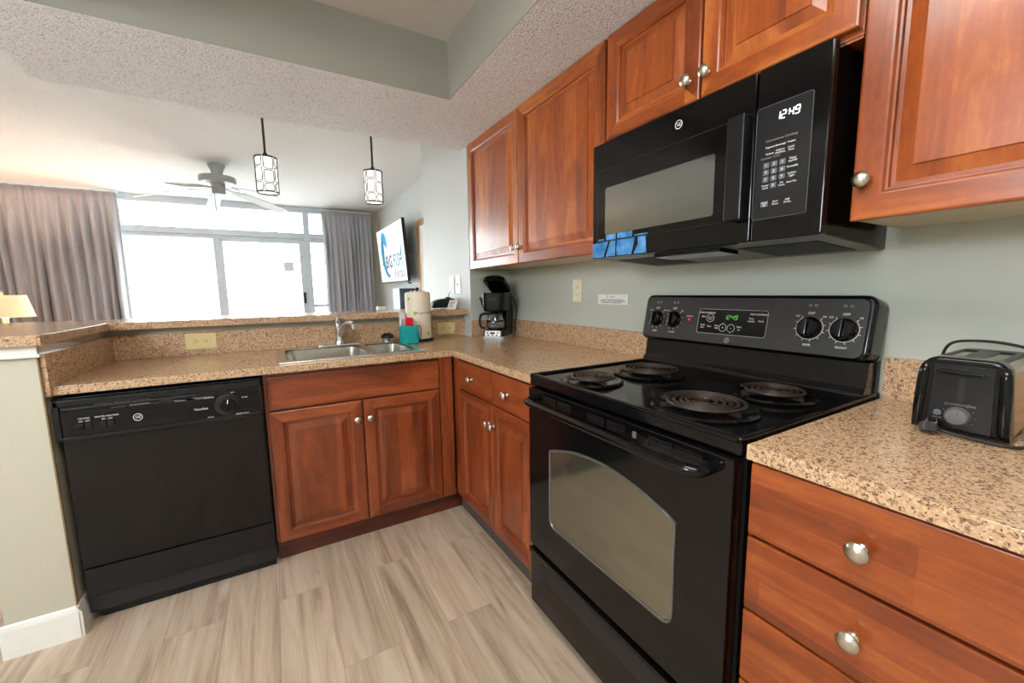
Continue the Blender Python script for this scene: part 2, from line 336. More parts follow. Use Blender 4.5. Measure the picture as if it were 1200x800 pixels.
def rebase(o):
    """put a one-mesh thing's origin at the middle of its base"""
    bb = [Vector(c) for c in o.bound_box]; c = Vector((sum(b.x for b in bb)/8, sum(b.y for b in bb)/8, min(b.z for b in bb)))
    o.data.transform(Matrix.Translation(-c)); o.location = c; return o
def struct(name, m, mat, parent=None):
    o = m.build(name, mat, parent)
    if parent is None: o['kind'] = 'structure'
    return o
def cut(o, cutters):
    o.modifiers.clear()
    for c in cutters:
        md = o.modifiers.new('b', 'BOOLEAN'); md.object = c; md.operation = 'DIFFERENCE'; md.solver = 'EXACT'
    dg = bpy.context.evaluated_depsgraph_get(); me = bpy.data.meshes.new_from_object(o.evaluated_get(dg))
    o.modifiers.clear(); old = o.data; o.data = me; bpy.data.meshes.remove(old); wn = o.modifiers.new('normals', 'WEIGHTED_NORMAL'); wn.keep_sharp = True
    for c in cutters: d = c.data; bpy.data.objects.remove(c); bpy.data.meshes.remove(d)
    return o
def B(*a, **k): return M().box(*a, **k)

# ------------------------------------------------------------------ room shell
ZC, ZS, ZR = 2.44, 2.13, 2.385
SL, SB = -2.228, .09                     # soffit left side and living-room side
RX0, RX1, RY0, RY1 = -2.12, -.628, -3.7, -.556
struct('floor', B(-4.75, .25, -4.3, 4.25, -.06, 0), FLOOR)
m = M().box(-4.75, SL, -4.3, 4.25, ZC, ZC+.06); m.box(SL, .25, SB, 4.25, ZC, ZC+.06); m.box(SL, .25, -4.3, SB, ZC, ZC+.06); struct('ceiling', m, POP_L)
m = M().box(SL, RX0, -4.2, SB, ZS, ZC); m.box(RX1, 0, -4.2, SB, ZS, ZC); m.box(RX0, RX1, RY1, SB, ZS, ZC); m.box(RX0, RX1, -4.2, RY0, ZS, ZC); struct('ceiling_soffit', m, POP)
m = M().box(RX0, RX1, RY0, RY1, ZR, ZC); struct('ceiling_recess', m, KNOCK)
t = .004
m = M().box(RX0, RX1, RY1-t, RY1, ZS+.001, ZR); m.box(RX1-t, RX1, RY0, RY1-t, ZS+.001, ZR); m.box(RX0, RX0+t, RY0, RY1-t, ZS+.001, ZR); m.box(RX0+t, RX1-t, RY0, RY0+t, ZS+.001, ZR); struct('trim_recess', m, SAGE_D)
struct('wall_kitchen', B(0, .12, -4.3, 0, 0, ZC), SAGE)
struct('wall_partition', B(-.297, .12, 0, .9, 0, ZC), BLUEWALL)
struct('wall_partition_kitchen_side', B(-.297, -.001, -.004, 0, .0, ZS), SAGE)
struct('wall_right', B(.03, .15, .9, 4.2, 0, ZC), BLUEWALL)
struct('wall_left', B(-4.75, -4.63, -4.3, 4.25, 0, ZC), BEIGE)
struct('wall_behind', B(-4.75, .12, -4.42, -4.3, 0, ZC), SAGE)
WY = 4.12
m = M().box(-4.75, -3.95, WY, WY+.12, 0, ZC); m.box(-.72, .15, WY, WY+.12, 0, ZC); struct('wall_window', m, BEIGE); struct('trim_4', B(-3.95, -.72, WY, WY+.12, ZC-.05, ZC), ALU)
# half wall under the raised bar
m = M().box(-2.30, -.297, .118, .24, 0, 1.062); m.box(-2.30, -2.126, -.555, .118, 0, 1.062); struct('wall_half', m, BEIGE)
def board(x0, x1, y0, y1): return [(x0, y0), (x1, y0), (x1, y1), (x0, y1)]
m = M().prism([(-.567, 0), (-.567, .094), (-.561, .106), (-.561, .112), (-.555, .118), (-.555, 0)], -2.312, -2.12, mx=Matrix(((0, 0, 1, 0), (1, 0, 0, 0), (0, 1, 0, 0), (0, 0, 0, 1))))
m.prism([(-2.126, 0), (-2.126, .118), (-2.12, .112), (-2.12, .106), (-2.112, .094), (-2.112, 0)], .43, .562, mx=Matrix(((1, 0, 0, 0), (0, 0, -1, 0), (0, 1, 0, 0), (0, 0, 0, 1))))
m.box(-2.312, -2.30, -.555, .24, 0, .11, .003)
struct('baseboard_left', m, WHITEPAINT)
m = M().box(-2.31, -2.118, -.567, -.555, 1.03, 1.062, .002); m.box(-2.315, -2.112, -.572, -.555, 1.022, 1.032, .002); struct('trim_1', m, WHITEPAINT)
struct('trim_2', B(-2.126, -2.1215, -.556, -.546, .125, 1.02), RAWWOOD)
tag(rebase(M().prism([(-.553, 1.028), (-.30, 1.028), (-.20, 1.034), (-.34, 1.052), (-.553, 1.06)], 0, .002, mx=Matrix(((0, 0, 1, -2.126), (1, 0, 0, 0), (0, 1, 0, 0), (0, 0, 0, 1)))).build('lit_wall_strip', LIT_WALL)), 'silver strip, painted tape on the half wall under the left end of the bar', 'highlight')  # silver strip stands in for brightly lit wall, its light put into the colour

# window wall
def window(name, mm_frame, panes):
    e = bpy.data.objects.new(name, None); COL.objects.link(e); e['kind'] = 'structure'; e.location = (sum(p[0]+p[1] for p in panes)/2/len(panes), WY, min(p[2] for p in panes))
    if mm_frame: mm_frame.build('window_frame', ALU, e)
    for x0, x1, z0, z1 in panes: B(x0, x1, WY+.045, WY+.051, z0, z1).build('pane', GLASS, e)
    return e
X0, XM0, XM1, XD, XP0, XP1, X1 = -3.95, -2.07, -1.995, -1.075, -1.003, -.925, -.72
Z0, ZT0, ZT1, ZH = .10, 1.95, 2.075, 2.355
m = M().box(X0, X1, WY, WY+.1, ZH, ZC-.05, .004); m.box(X0, X1, WY, WY+.1, ZT0+.045, ZT1, .004); m.box(X0, X1, WY+.012, WY+.1, ZT0, ZT0+.043, .003); m.box(X0, X1, WY, WY+.12, 0, Z0, .004)
m.box(XP0, XP1, WY-.002, WY+.1, 0, ZH, .004); m.box(X0, X0+.06, WY+.002, WY+.1, 0, ZH); m.box(X1-.03, X1, WY+.002, WY+.1, 0, ZH); m.box(-3.02, -2.945, WY-.003, WY+.1, 0, ZT0+.01, .004)
struct('trim_3', m, ALU)
window('window_1', None, [(X0+.06, XP0, ZT1, ZH)]); window('window_2', None, [(XP1, X1-.03, ZT1, ZH)])
window('window_3', M().box(XM0, XM1, WY+.01, WY+.08, Z0, ZT0, .004), [(-2.945, XM0, Z0, ZT0)])
window('window_4', None, [(X0+.06, -3.02, Z0, ZT0)])
window('window_5', M().box(XP1, X1-.03, WY+.015, WY+.085, 1.02, 1.065, .003), [(XP1, X1-.03, 1.065, ZT0), (XP1, X1-.03, Z0, 1.02)])
m = M().box(XD, XP0, WY+.005, WY+.07, Z0, ZT0-.005, .004); m.box(XM1, XD, WY+.005, WY+.07, ZT0-.03, ZT0-.005, .003); m.box(XM1, XD, WY+.005, WY+.07, Z0, Z0+.07, .003); m.box(XM1-.01, XM1+.03, WY+.005, WY+.07, Z0, ZT0-.005, .003)
d = window('door_1', m, [(XM1+.03, XD, Z0+.07, ZT0-.03)])
M().box(-1.065, -1.03, WY-.03, WY+.006, 1.08, 1.24, .006).build('door_handle', BLACKS, d); M().cyl((-1.05, WY-.012, 1.74), (-1.05, WY+.006, 1.74), .018).build('lock', NICKEL, d)
struct('balcony_ceiling', B(-4.75, .25, WY+.125, WY+1.75, 2.42, 2.56), WHITEPAINT)
struct('balcony_floor', B(-4.75, .25, WY+.125, WY+1.75, -.12, -.02), WHITEPAINT)
o = rebase(M().box(-1.284, -1.157, WY+.040, WY+.0445, 1.535, 1.672).build('window_notice', plain('grey_notice', (226, 228, 230), .6, var=.2, nscale=90))); tag(o, 'small grey paper notice stuck on the glass of the sliding balcony door', 'notice')

# framed mirror and outlet on the living-room wall
mr = thing('framed_picture', 'tall golden-framed panel with white surface on the living room wall right of the television', 'picture', (.03, 1.80, .75))
m = M()
for a in ((1.50, 1.56, .75, 2.0), (2.0, 2.06, .75, 2.0), (1.56, 2.0, 1.94, 2.0), (1.56, 2.0, .75, .81)): m.box(.0, .028, a[0], a[1], a[2], a[3], .004)
m.build('outer_frame', W_GOLD, mr)
m = M()
for a in ((1.56, 1.60, .81, 1.94), (1.96, 2.0, .81, 1.94), (1.60, 1.96, 1.90, 1.94), (1.60, 1.96, .81, .85)): m.box(.010, .028, a[0], a[1], a[2], a[3], .003)
m.build('inner_frame', WHITEPAINT, mr); B(.018, .028, 1.60, 1.96, .85, 1.90).build('white_panel', CARD, mr)

# ------------------------------------------------------------------ joinery helpers
def knob(parent, mx, mat=NICKEL, s=1.0):
    return M().lathe([(0, 0), (.0085*s, 0), (.0085*s, .003), (.0055*s, .006), (.0055*s, .013), (.010*s, .017), (.0155*s, .020), (.0165*s, .0235), (.0135*s, .0275), (.007*s, .030), (0, .0308)], 24, mx).build('knob', mat, parent, 'nickel knob')
def panel_door(parent, mx, w, h, wv, wh, fw=.058, name='door', th=.019, knob_at=None):
    """raised-panel door; local u 0..w, v 0..h, outer face at n=0, body behind"""
    b = bmesh.new()
    steps = [(0, -th), (0, -.005), (.0015, -.0015), (.005, 0), (fw-.012, 0), (fw-.008, -.0015), (fw-.004, -.006), (fw, -.0065), (fw+.002, -.0135), (fw+.009, -.0140), (fw+.036, -.0055), (fw+.0368, -.0025), (fw+.040, -.0022)]
    loops = []
    for i, n in steps: loops.append([b.verts.new(p) for p in ((i, i, n), (w-i, i, n), (w-i, h-i, n), (i, h-i, n))])
    for k, (a, c) in enumerate(zip(loops, loops[1:])):
        for j in range(4):
            f = b.faces.new((a[j], a[(j+1) % 4], c[(j+1) % 4], c[j])); f.material_index = 1 if (j in (0, 2) and k < 9) else 0
    b.faces.new(loops[-1]); b.faces.new(loops[0][::-1])
    bmesh.ops.recalc_face_normals(b, faces=b.faces)
    q = M(); q._merge(b, mx); o = q.build(name, [wv, wh], parent, ang=11)
    if knob_at: knob(o, mx @ Matrix.Translation((knob_at[0], knob_at[1], 0)))
    return o
def slab_front(parent, mx, w, h, wm, name='drawer', th=.019, knob_at=None):
    q = M().box(0, w, 0, h, -th, 0, .0035, 2, mx=mx); o = q.build(name, wm, parent)
    if knob_at: knob(o, mx @ Matrix.Translation((knob_at[0], knob_at[1], 0)))
    return o
DX, DY, DU = -.645, -.522, -.310         # outer planes of right-run doors, peninsula doors, upper doors

# ---- peninsula: sink base
c = thing('sink_base_cabinet', 'cherry sink base cabinet with false drawer front and two doors beside the dishwasher', 'cabinet', (-1.07, -.2, 0))
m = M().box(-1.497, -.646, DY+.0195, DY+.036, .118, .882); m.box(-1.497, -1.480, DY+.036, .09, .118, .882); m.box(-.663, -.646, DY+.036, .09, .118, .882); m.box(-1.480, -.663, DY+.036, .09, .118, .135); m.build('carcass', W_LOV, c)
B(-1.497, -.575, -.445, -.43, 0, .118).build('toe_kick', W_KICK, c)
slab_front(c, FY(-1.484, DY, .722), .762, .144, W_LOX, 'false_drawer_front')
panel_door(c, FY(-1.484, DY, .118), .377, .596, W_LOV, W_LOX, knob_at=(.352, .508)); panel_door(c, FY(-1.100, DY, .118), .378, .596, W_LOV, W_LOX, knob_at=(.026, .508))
B(-.7175, -.6475, DY+.003, DY+.0195, .118, .882, .002).build('filler_strip', W_LOV, c)
# ---- right run: corner base
c = thing('corner_base_cabinet', 'cherry base cabinet with two drawers over two doors between the corner and the range', 'cabinet', (-.32, -.95, 0))
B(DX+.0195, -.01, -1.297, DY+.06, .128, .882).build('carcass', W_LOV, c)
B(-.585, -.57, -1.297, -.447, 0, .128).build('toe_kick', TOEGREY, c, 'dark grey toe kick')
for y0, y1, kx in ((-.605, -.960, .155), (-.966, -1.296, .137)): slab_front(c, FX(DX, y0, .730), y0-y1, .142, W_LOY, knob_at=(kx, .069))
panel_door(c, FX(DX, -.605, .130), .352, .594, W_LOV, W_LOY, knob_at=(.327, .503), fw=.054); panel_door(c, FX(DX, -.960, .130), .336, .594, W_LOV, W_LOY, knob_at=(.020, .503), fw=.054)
B(DX+.006, DX+.0195, -.604, DY-.001, .128, .882).build('filler_strip', W_LOV, c)
# ---- right of the range: drawers
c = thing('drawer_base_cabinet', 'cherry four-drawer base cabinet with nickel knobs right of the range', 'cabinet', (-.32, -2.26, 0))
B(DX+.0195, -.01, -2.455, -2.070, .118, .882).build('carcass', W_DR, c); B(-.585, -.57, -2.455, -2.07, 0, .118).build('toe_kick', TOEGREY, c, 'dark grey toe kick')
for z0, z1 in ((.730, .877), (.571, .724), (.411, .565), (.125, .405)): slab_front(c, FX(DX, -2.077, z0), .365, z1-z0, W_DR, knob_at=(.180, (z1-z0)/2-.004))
# ---- upper cabinets
def upper(name, label, y0, y1, zb, doors, zd, um=LAMINATE, ul='cream laminate underside'):
    c = thing(name, label, 'cabinet', (-.15, (y0+y1)/2, zb))
    B(DU+.0195, -.002, y1, y0, zb+.006, ZS-.001).build('carcass', W_UP, c)
    B(DU+.022, -.004, y1+.002, y0-.002, zb, zb+.006).build('underside', um, c, ul)
    for ya, yb, ka in doors: panel_door(c, FX(DU, ya, zd), ya-yb, ZS-.004-zd, W_UP, W_UPH, knob_at=ka, fw=.060)
    return c
upper('corner_upper_cabinet', 'tall two-door cherry wall cabinet in the corner above the coffee maker', -.006, -1.286, 1.362, [(-.040, -.648, (.585, .082)), (-.652, -1.284, (.020, .082))], 1.358)
upper('microwave_upper_cabinet', 'short two-door cherry wall cabinet directly above the microwave', -1.290, -2.066, 1.745, [(-1.296, -1.683, (.352, .062)), (-1.689, -2.062, (.020, .062))], 1.764, W_UPH, None)
upper('end_upper_cabinet', 'tall cherry wall cabinet right of the microwave above the toaster', -2.070, -2.535, 1.362, [(-2.074, -2.53, (.022, .082))], 1.358)

# ------------------------------------------------------------------ granite
CT, CB = .914, .883
c = thing('countertop', 'L-shaped speckled tan granite countertop with a cutout for the sink', 'countertop', (-1.2, -.4, CB))
o = M().prism([(-2.108, -.530), (-.650, -.530), (-.650, -1.298), (-.003, -1.298), (-.003, -.006), (-.299, -.006), (-.299, .098), (-2.108, .098)], CB, CT, .004).build('slab', GRAN, c)
co = M().prism(rrect(-1.425, -.785, -.475, .045, .03), CB-.05, CT+.05).build('cut', GRAN, c); cut(o, [co])
def splash(label, *a): tag(rebase(B(*a, .002).build('backsplash', GRAN)), label, 'backsplash')
splash('long granite backsplash behind the sink below the bar', -2.108, -.299, .098, .1175, CT, 1.030); splash('short granite backsplash at the left end of the counter above the dishwasher', -2.1255, -2.108, -.548, .117, CB, 1.030)
splash('narrow granite backsplash strip behind the coffee maker facing the camera', -.296, -.022, -.0245, -.0045, CT, 1.022); splash('granite backsplash on the sage wall between coffee maker and range', -.022, -.002, -1.297, -.0045, CT, 1.022)
c = thing('countertop', 'short granite countertop under the toaster, right of the range', 'countertop', (-.3, -2.26, CB))
M().prism([(-.650, -2.46), (-.650, -2.070), (-.003, -2.070), (-.003, -2.46)][::-1], CB, CT, .004).build('slab', GRAN, c)
splash('granite backsplash behind the toaster right of the range', -.022, -.002, -2.46, -2.070, CT, 1.024)
o = M().prism([(-.300, .040), (-.300, .47), (-2.62, .47), (-2.62, -.592), (-2.098, -.592), (-2.098, .040)], 1.0626, 1.097, .003).build('bar_top', GRAN); tag(rebase(o), 'raised granite bar ledge running along the half wall behind the sink', 'bar top')

# ------------------------------------------------------------------ sink and faucet
s = thing('kitchen_sink', 'stainless double-bowl drop-in sink set in the granite countertop', 'sink', (-1.1, -.2, .9))
rim = M().prism(rrect(-1.440, -.768, -.488, .066, .022), CT+.0005, CT+.006, .003).build('rim', STEEL, s)
bowls = [(-1.402, -1.035, -.448, -.020), (-1.003, -.806, -.448, -.020)]
cut(rim, [M().prism(rrect(a, b, c1, d1, .05, 6), CT-.05, CT+.05).build('cut', STEEL, s) for a, b, c1, d1 in bowls])
for (a, b, c1, d1), dep in zip(bowls, (.17, .15)):
    L = []
    for i, z in ((-.004, CT+.0005), (0, CT-.004), (.004, CT-.05), (.010, CT-dep+.03), (.020, CT-dep+.010), (.045, CT-dep)): L.append([(x, y, z) for x, y in rrect(a+i, b-i, c1+i, d1-i, .05, 6)])
    o = M().loft(L, False, True).build('bowl', STEEL, s); so = o.modifiers.new('thick', 'SOLIDIFY'); so.thickness = .0015; so.offset = 1
    M().lathe([(.043, .001), (.043, .003), (.036, .003), (.030, .0005), (0, .0005)], 24, Matrix.Translation(((a+b)/2, (c1+d1)/2, CT-dep))).build('drain', CHROME, s)
f = thing('kitchen_faucet', 'chrome single-lever faucet behind the large sink bowl', 'faucet', (-1.118, .035, CT+.006))
fx, fy, fz = -1.118, .030, CT+.006
M().prism(rrect(fx-.125, fx+.125, fy-.027, fy+.027, .026, 6), fz, fz+.007, .003).build('deck_plate', CHROME, f)
M().lathe([(.030, 0), (.028, .012), (.024, .02), (.0225, .06), (.024, .085), (.0235, .092), (0, .094)], 24, Matrix.Translation((fx, fy, fz+.007))).build('body', CHROME, f)
M().cord([(fx, fy-.005, fz+.045), (fx+.012, fy-.035, fz+.09), (fx+.028, fy-.075, fz+.120), (fx+.045, fy-.115, fz+.130), (fx+.055, fy-.140, fz+.122)], [.015, .0150, .0145, .0145, .0155], 14).build('spout', CHROME, f)
M().cyl((fx+.055, fy-.138, fz+.124), (fx+.057, fy-.142, fz+.098), .0155, .0135).build('aerator', CHROME, f)
M().cord([(fx, fy, fz+.095), (fx-.004, fy+.004, fz+.115), (fx-.006, fy+.002, fz+.145), (fx-.004, fy-.004, fz+.163)], [.021, .016, .017, .013], 14).build('lever', CHROME, f)
st = thing('sink_strainer', 'black and steel sink stopper standing on the rear sink rim by the teal pouch', 'strainer', (-.847, .028, CT+.006))
mt = Matrix.Translation((-.847, .024, CT+.006))
M().lathe([(0, 0), (.030, 0), (.031, .018), (.034, .020), (.034, .023), (0, .023)], 24, mt).build('basket', STEEL, st)
M().lathe([(0, .022), (.037, .022), (.040, .027), (.039, .034), (.033, .043), (.024, .047), (.022, .044), (0, .043)], 24, mt).box(-.022, .022, -.004, .004, .042, .052, .002, mx=mt).build('cap', BLACKS, st)

# ------------------------------------------------------------------ dishwasher
dw = thing('dishwasher', 'black front-panel dishwasher under the counter at the left end', 'dishwasher', (-1.805, -.25, 0))
PY = -.556
B(-2.106, -1.503, -.515, .06, .05, .868).build('tub', BLACKM, dw)
m = M().box(-2.104, -1.505, -.538, -.515, .235, .722, .006); m.build('door', BLACK, dw)
m = M().box(-2.108, -1.500, PY+.012, -.515, .722, .866, .006)
for a in ((-2.108, -1.500, .842, .866), (-2.108, -1.500, .722, .734), (-2.108, -2.094, .722, .866), (-1.512, -1.500, .722, .866)): m.box(a[0], a[1], PY, PY+.02, a[2], a[3], .003)
cp = m.build('control_panel', BLACKS, dw)
B(-2.094, -1.512, PY+.006, PY+.013, .734, .826, .001).build('fascia', BLACK, cp)
m = M().box(-2.09, -1.72, PY+.004, PY+.011, .832, .838)
for k in range(3): m.box(-2.005+k*.052, -1.957+k*.052, PY+.002, PY+.012, .834, .850, .002)
m.build('vent_grille', DKGREY, cp)
B(-1.97, -1.78, PY-.004, PY+.01, .852, .866, .003).build('latch_grip', BLACKS, cp)
for x in (-2.048, -2.026, -1.990, -1.968): B(x-.0085, x+.0085, PY+.001, PY+.008, .759, .777, .002).build('button', BLACKS, cp)
dm = FY(-1.622, PY+.006, .780)
o = M().lathe([(.043, 0), (.043, .004), (.036, .007), (0, .007)], 32, dm).build('dial', BLACKS, cp); M().box(-.006, .006, -.025, .025, .006, .02, .003, mx=dm @ Matrix.Rotation(-.15, 4, 'Z')).lathe([(.026, .006), (.024, .014), (0, .015)], 28, dm).build('dial_grip', BLACK, o)
def emblem(parent, mx, r, mat=LETTER):
    m = M().tube([(r*math.cos(2*PI*k/28), r*math.sin(2*PI*k/28), .0005) for k in range(28)], r*.10, 6, True, mx=mx); m.text('GE', r*1.15, mx, ext=.0005, sx=.9); return m.build('emblem', mat, parent, 'round monogram emblem')
emblem(cp, FY(-1.895, PY+.005, .776), .0125)
def T(x, z): return FY(x, PY+.0055, z)
M().text('Nautilus', .013, T(-1.708, .776)).build('panel_lettering', LETTER, cp); M().text('DRYING', .008, T(-2.037, .795)).text('ON   OFF', .007, T(-2.037, .785)).build('panel_lettering', LETTER, cp); M().text('WATER HEATING', .008, T(-1.978, .795)).text('ON   OFF', .007, T(-1.978, .785)).build('panel_lettering', LETTER, cp)
for q_ in (('OFF', .007, -1.603, .828), ('RINSE', .008, -1.563, .803), ('NORMAL', .008, -1.680, .817), ('POTS', .008, -1.680, .738), ('RINSE ONLY', .008, -1.575, .737)): M().text(q_[0], q_[1], T(q_[2], q_[3])).build('dial_lettering', LETTER, cp)
M().box(-.0015, .0015, .008, .024, .0205, .0215, mx=dm @ Matrix.Rotation(-.15, 4, 'Z')).build('dial_pointer', LETTER, o)
m = M()
for k in range(26): m.box(-1.79+random.gauss(0, .07), -1.787+random.gauss(0, .07), PY+.0052, PY+.0062, .822+random.gauss(0, .003), .8235+random.gauss(0, .002))
m.build('scratches', LETTER_D, cp)
B(-2.104, -1.503, -.532, -.50, .122, .228, .004).build('access_panel', BLACKS, dw); B(-2.09, -1.51, -.475, -.44, 0, .122).build('kick_plate', BLACKM, dw)

# ------------------------------------------------------------------ range
RL, RR = -1.302, -2.065
g = thing('kitchen_range', 'black electric coil range with oven between the two granite counters', 'range', (-.33, -1.683, 0))
B(-.635, -.008, RR, RL, .03, .885).build('body', BLACKS, g)
m = M().box(-.662, -.008, RR, RL, .886, .917, .006)
m.box(-.662, -.008, RR, RR+.014, .910, .925, .005); m.box(-.662, -.008, RL-.014, RL, .910, .925, .005); m.box(-.662, -.640, RR, RL, .910, .924, .005)
m.build('cooktop', BLACK, g)
def spiral(r0, r1, turns, z, n=26):
    K = int(turns*n); return [((r0+(r1-r0)*k/K)*math.cos(2*PI*k/n), (r0+(r1-r0)*k/K)*math.sin(2*PI*k/n), z) for k in range(K+1)]
for bx, by, R, tn in ((-.552, -1.505, .075, 4.2), (-.300, -1.520, .098, 5.2), (-.520, -1.885, .100, 5.2), (-.262, -1.915, .078, 4.2)):
    mt = Matrix.Translation((bx, by, .917))
    pan = M().lathe([(R+.022, 0), (R+.026, .004), (R+.020, .009), (R+.010, .007), (R-.005, .001), (R-.03, -.0), (0, .0005)], 40, mt).build('drip_pan', BLACK, g)
    m = M().tube(spiral(.018, R, tn, .019), .0042, 8, mx=mt @ Matrix.Rotation(.6, 4, 'Z'))
    for a in range(3): m.box(.012, R+.004, -.0016, .0016, .004, .0155, mx=mt @ Matrix.Rotation(a*2*PI/3+.4, 4, 'Z'))
    m.lathe([(0, .012), (.014, .012), (.014, .022), (.011, .0235), (0, .0235)], 20, mt); m.box(R-.01, R+.016, -.012, .012, .008, .018, .002, mx=mt @ Matrix.Rotation(1.2, 4, 'Z'))
    m.build('burner_coil', COIL, g)
# backguard: riser and slanted console
def ysweep(prof, y0, y1, bev=0): return M().prism([(x, z) for x, z in prof], y0, y1, mx=Matrix(((1, 0, 0, 0), (0, 0, -1, 0), (0, 1, 0, 0), (0, 0, 0, 1))))
pr = [(-.105, .917), (-.105, .928), (-.097, .940), (-.090, .952), (-.082, 1.012), (-.008, 1.012), (-.008, .917)]
ysweep(pr, -(RL-.014), -(RR+.006)).build('riser', BLACK, g)
cm = frame((-.110, (RL+RR)/2, 1.016), (0, -1, 0), (.20, 0, .98)); HW = .381
bgd = M().prism(rrect(-HW, HW, 0, .180, .028, 6), -.070, 0, .012, 3, mx=cm).build('backguard', BLACK, g)
fc = M().prism(rrect(-HW+.016, HW-.016, .008, .168, .02, 5), -.002, .0012, .001, mx=cm).build('console_face', DKGREY, bgd)
def cpt(y, v, n=.0014): return cm @ Matrix.Translation(((RL+RR)/2-y, v, n))
hv = .083
for y in (-1.371, -1.452, -1.918, -2.002):
    mk = cpt(y, hv)
    o = M().lathe([(.031, 0), (.031, .006), (.027, .010), (.0255, .019), (.023, .021), (0, .0215)], 32, mk).build('knob', BLACK, g)
    M().box(-.0045, .0045, -.024, .024, .02, .031, .003, mx=mk).build('grip', BLACK, o)
for y in (-1.371, -1.452, -1.918, -2.002):
    m = M()
    for k in range(10):
        a = math.radians(-235+k*31); mk = cpt(y, hv) @ Matrix.Translation((.0375*math.cos(a), .0375*math.sin(a), 0)); m.box(-.0035, .0035, -.0006, .0006, 0, .0006, mx=mk @ Matrix.Rotation(a, 4, 'Z'))
    if y < -1.9: m.tube([(.0345*math.cos(math.radians(-235+q*12)), .0345*math.sin(math.radians(-235+q*12)), .0003) for q in range(24)], .0007, 5, mx=cpt(y, hv))
    m.text('OFF', .010, cpt(y, hv+.042)).text('LO', .008, cpt(y+.034, hv+.033)).text('HI', .008, cpt(y-.034, hv+.033)).text('REAR' if y in (-1.371, -1.918) else 'FRONT', .0085, cpt(y, hv-.050))
    for q in (-.009, .006): m.tube([(q+dx, dy, .0003) for dx, dy in ((0, 0), (.006, 0), (.006, .006), (0, .006))], .0004, 4, True, mx=cpt(y, hv+.062))
    m.build('knob_markings', LETTER, bgd)
dy0, dy1 = -1.560, -1.800
dp = M().prism(rrect(-.120, .120, -.043, .043, .008), -.001, .0022, .001, mx=cpt(-1.680, .084, 0)).build('clock_panel', BLACK, bgd)
m = M().tube([(x, y, .0) for x, y in rrect(-.120, .120, -.043, .043, .008)], .0005, 5, True, mx=cpt(-1.680, .084, .0022))
def q(y, v): return cpt(y, v, .0026)
m.text('OVEN CONTROLS', .0075, q(-1.592, .114)).text('TIME CONTROLS', .0075, q(-1.772, .114)).text('Bake', .008, q(-1.580, .100)).text('Broil', .008, q(-1.580, .070)).text('Hi/Lo', .007, q(-1.580, .061)).text('Cancel', .007, q(-1.606, .099)).text('Clear', .006, q(-1.606, .092)).text('Clean', .007, q(-1.606, .066)).text('Oven', .007, q(-1.634, .070)).text('Light', .007, q(-1.634, .062)).text('Start', .008, q(-1.714, .070)).text('On', .007, q(-1.714, .060)).text('Timer', .007, q(-1.750, .100)).text('On/Off', .007, q(-1.750, .091)).text('Clock', .007, q(-1.781, .093)).text('+', .012, q(-1.657, .064)).text('-', .014, q(-1.686, .064))
for y, rot in ((-1.657, 0), (-1.686, PI)): m.tube([(.013*math.cos(a), .013*math.sin(a)+(.003 if abs(a-PI/2) < .1 else 0), 0) for a in [2*PI*k/20 for k in range(20)]], .0007, 5, True, mx=q(y, .064) @ Matrix.Rotation(rot, 4, 'Z'))
m.tube([(.014*math.cos(2*PI*k/20), .014*math.sin(2*PI*k/20), 0) for k in range(20)], .0007, 5, True, mx=q(-1.606, .096)); m.build('clock_lettering', LETTER, dp)
M().digits('12:49', .0155, q(-1.686, .101)).build('clock_digits', GREEN, dp, 'green clock digits')
m = M().lathe([(.004, 0), (.0035, .003), (0, .004)], 14, cpt(-1.522, .086)); m.build('indicator_light', REDL, bgd, 'red indicator light')
M().text('SURFACE', .007, cpt(-1.522, .098)).build('indicator_lettering', LETTER, bgd)
m = M().lathe([(.0095, 0), (.009, .0015), (0, .0018)], 24, cpt(-1.678, .022)); m.build('emblem', LETTER_D, bgd, 'round monogram emblem'); M().text('GE', .010, cpt(-1.678, .022, .0034)).build('emblem_lettering', BLACKM, bgd)
# oven door
XD0 = -.672
dr = M().prism(rrect(-.375, .375, .290, .880, .006, 3), -.037, 0, .004, mx=FX(XD0, (RL+RR)/2, 0)).build('oven_door', BLACK, g)
arch = []
wy0, wy1, wz0, wz1 = -.245, .245, .420, .690
for p in rrect(wy0, wy1, wz0, wz1, .028, 5): arch.append(p)
top = [(x, wz1-.004+.048*math.cos(x/.245*PI/2)**.9) for x in [.245-.49*k/24 for k in range(25)]]
arch = top + [p for p in rrect(wy0, wy1, wz0, wz1, .028, 5) if p[1] < wz0+.03]
dm = FX(XD0, (RL+RR)/2, 0)
bez = M().tube([(x, y, .0005) for x, y in arch], .0045, 8, True, mx=dm).build('window_trim', plain('grey_window_trim', (120, 120, 114), .25, .7), dr)
M().prism(arch, -.002, .0012, mx=dm).build('oven_window', OVENGLASS, dr, 'greenish grey reflective oven window')
for ga in (((-1.400, -1.472), (-1.480, -1.550)), ((-1.625, -1.695), (-1.703, -1.772)), ((-1.847, -1.915), (-1.923, -1.992))):
    m = M()
    for y0, y1 in ga:
        for k in range(4): m.box(XD0-.002, XD0+.004, y1, y0, .8425+k*.0065, .8460+k*.0065, .0012)
    m.build('vent_louvers', BLACKS, dr)
m = M().box(XD0-.003, XD0+.003, -1.810, -1.798, .846, .862, .001); m.build('latch_slot', GREYMET, dr)
hp = [(XD0, -1.355, .848), (XD0-.030, -1.358, .846), (XD0-.046, -1.375, .846), (XD0-.052, -1.42, .846), (XD0-.053, -1.55, .846), (XD0-.053, -1.82, .846), (XD0-.052, -1.95, .846), (XD0-.046, -1.992, .846), (XD0-.030, -2.009, .846), (XD0, -2.012, .848)]
M().cord(hp, .0125, 14).build('door_handle', BLACK, dr)
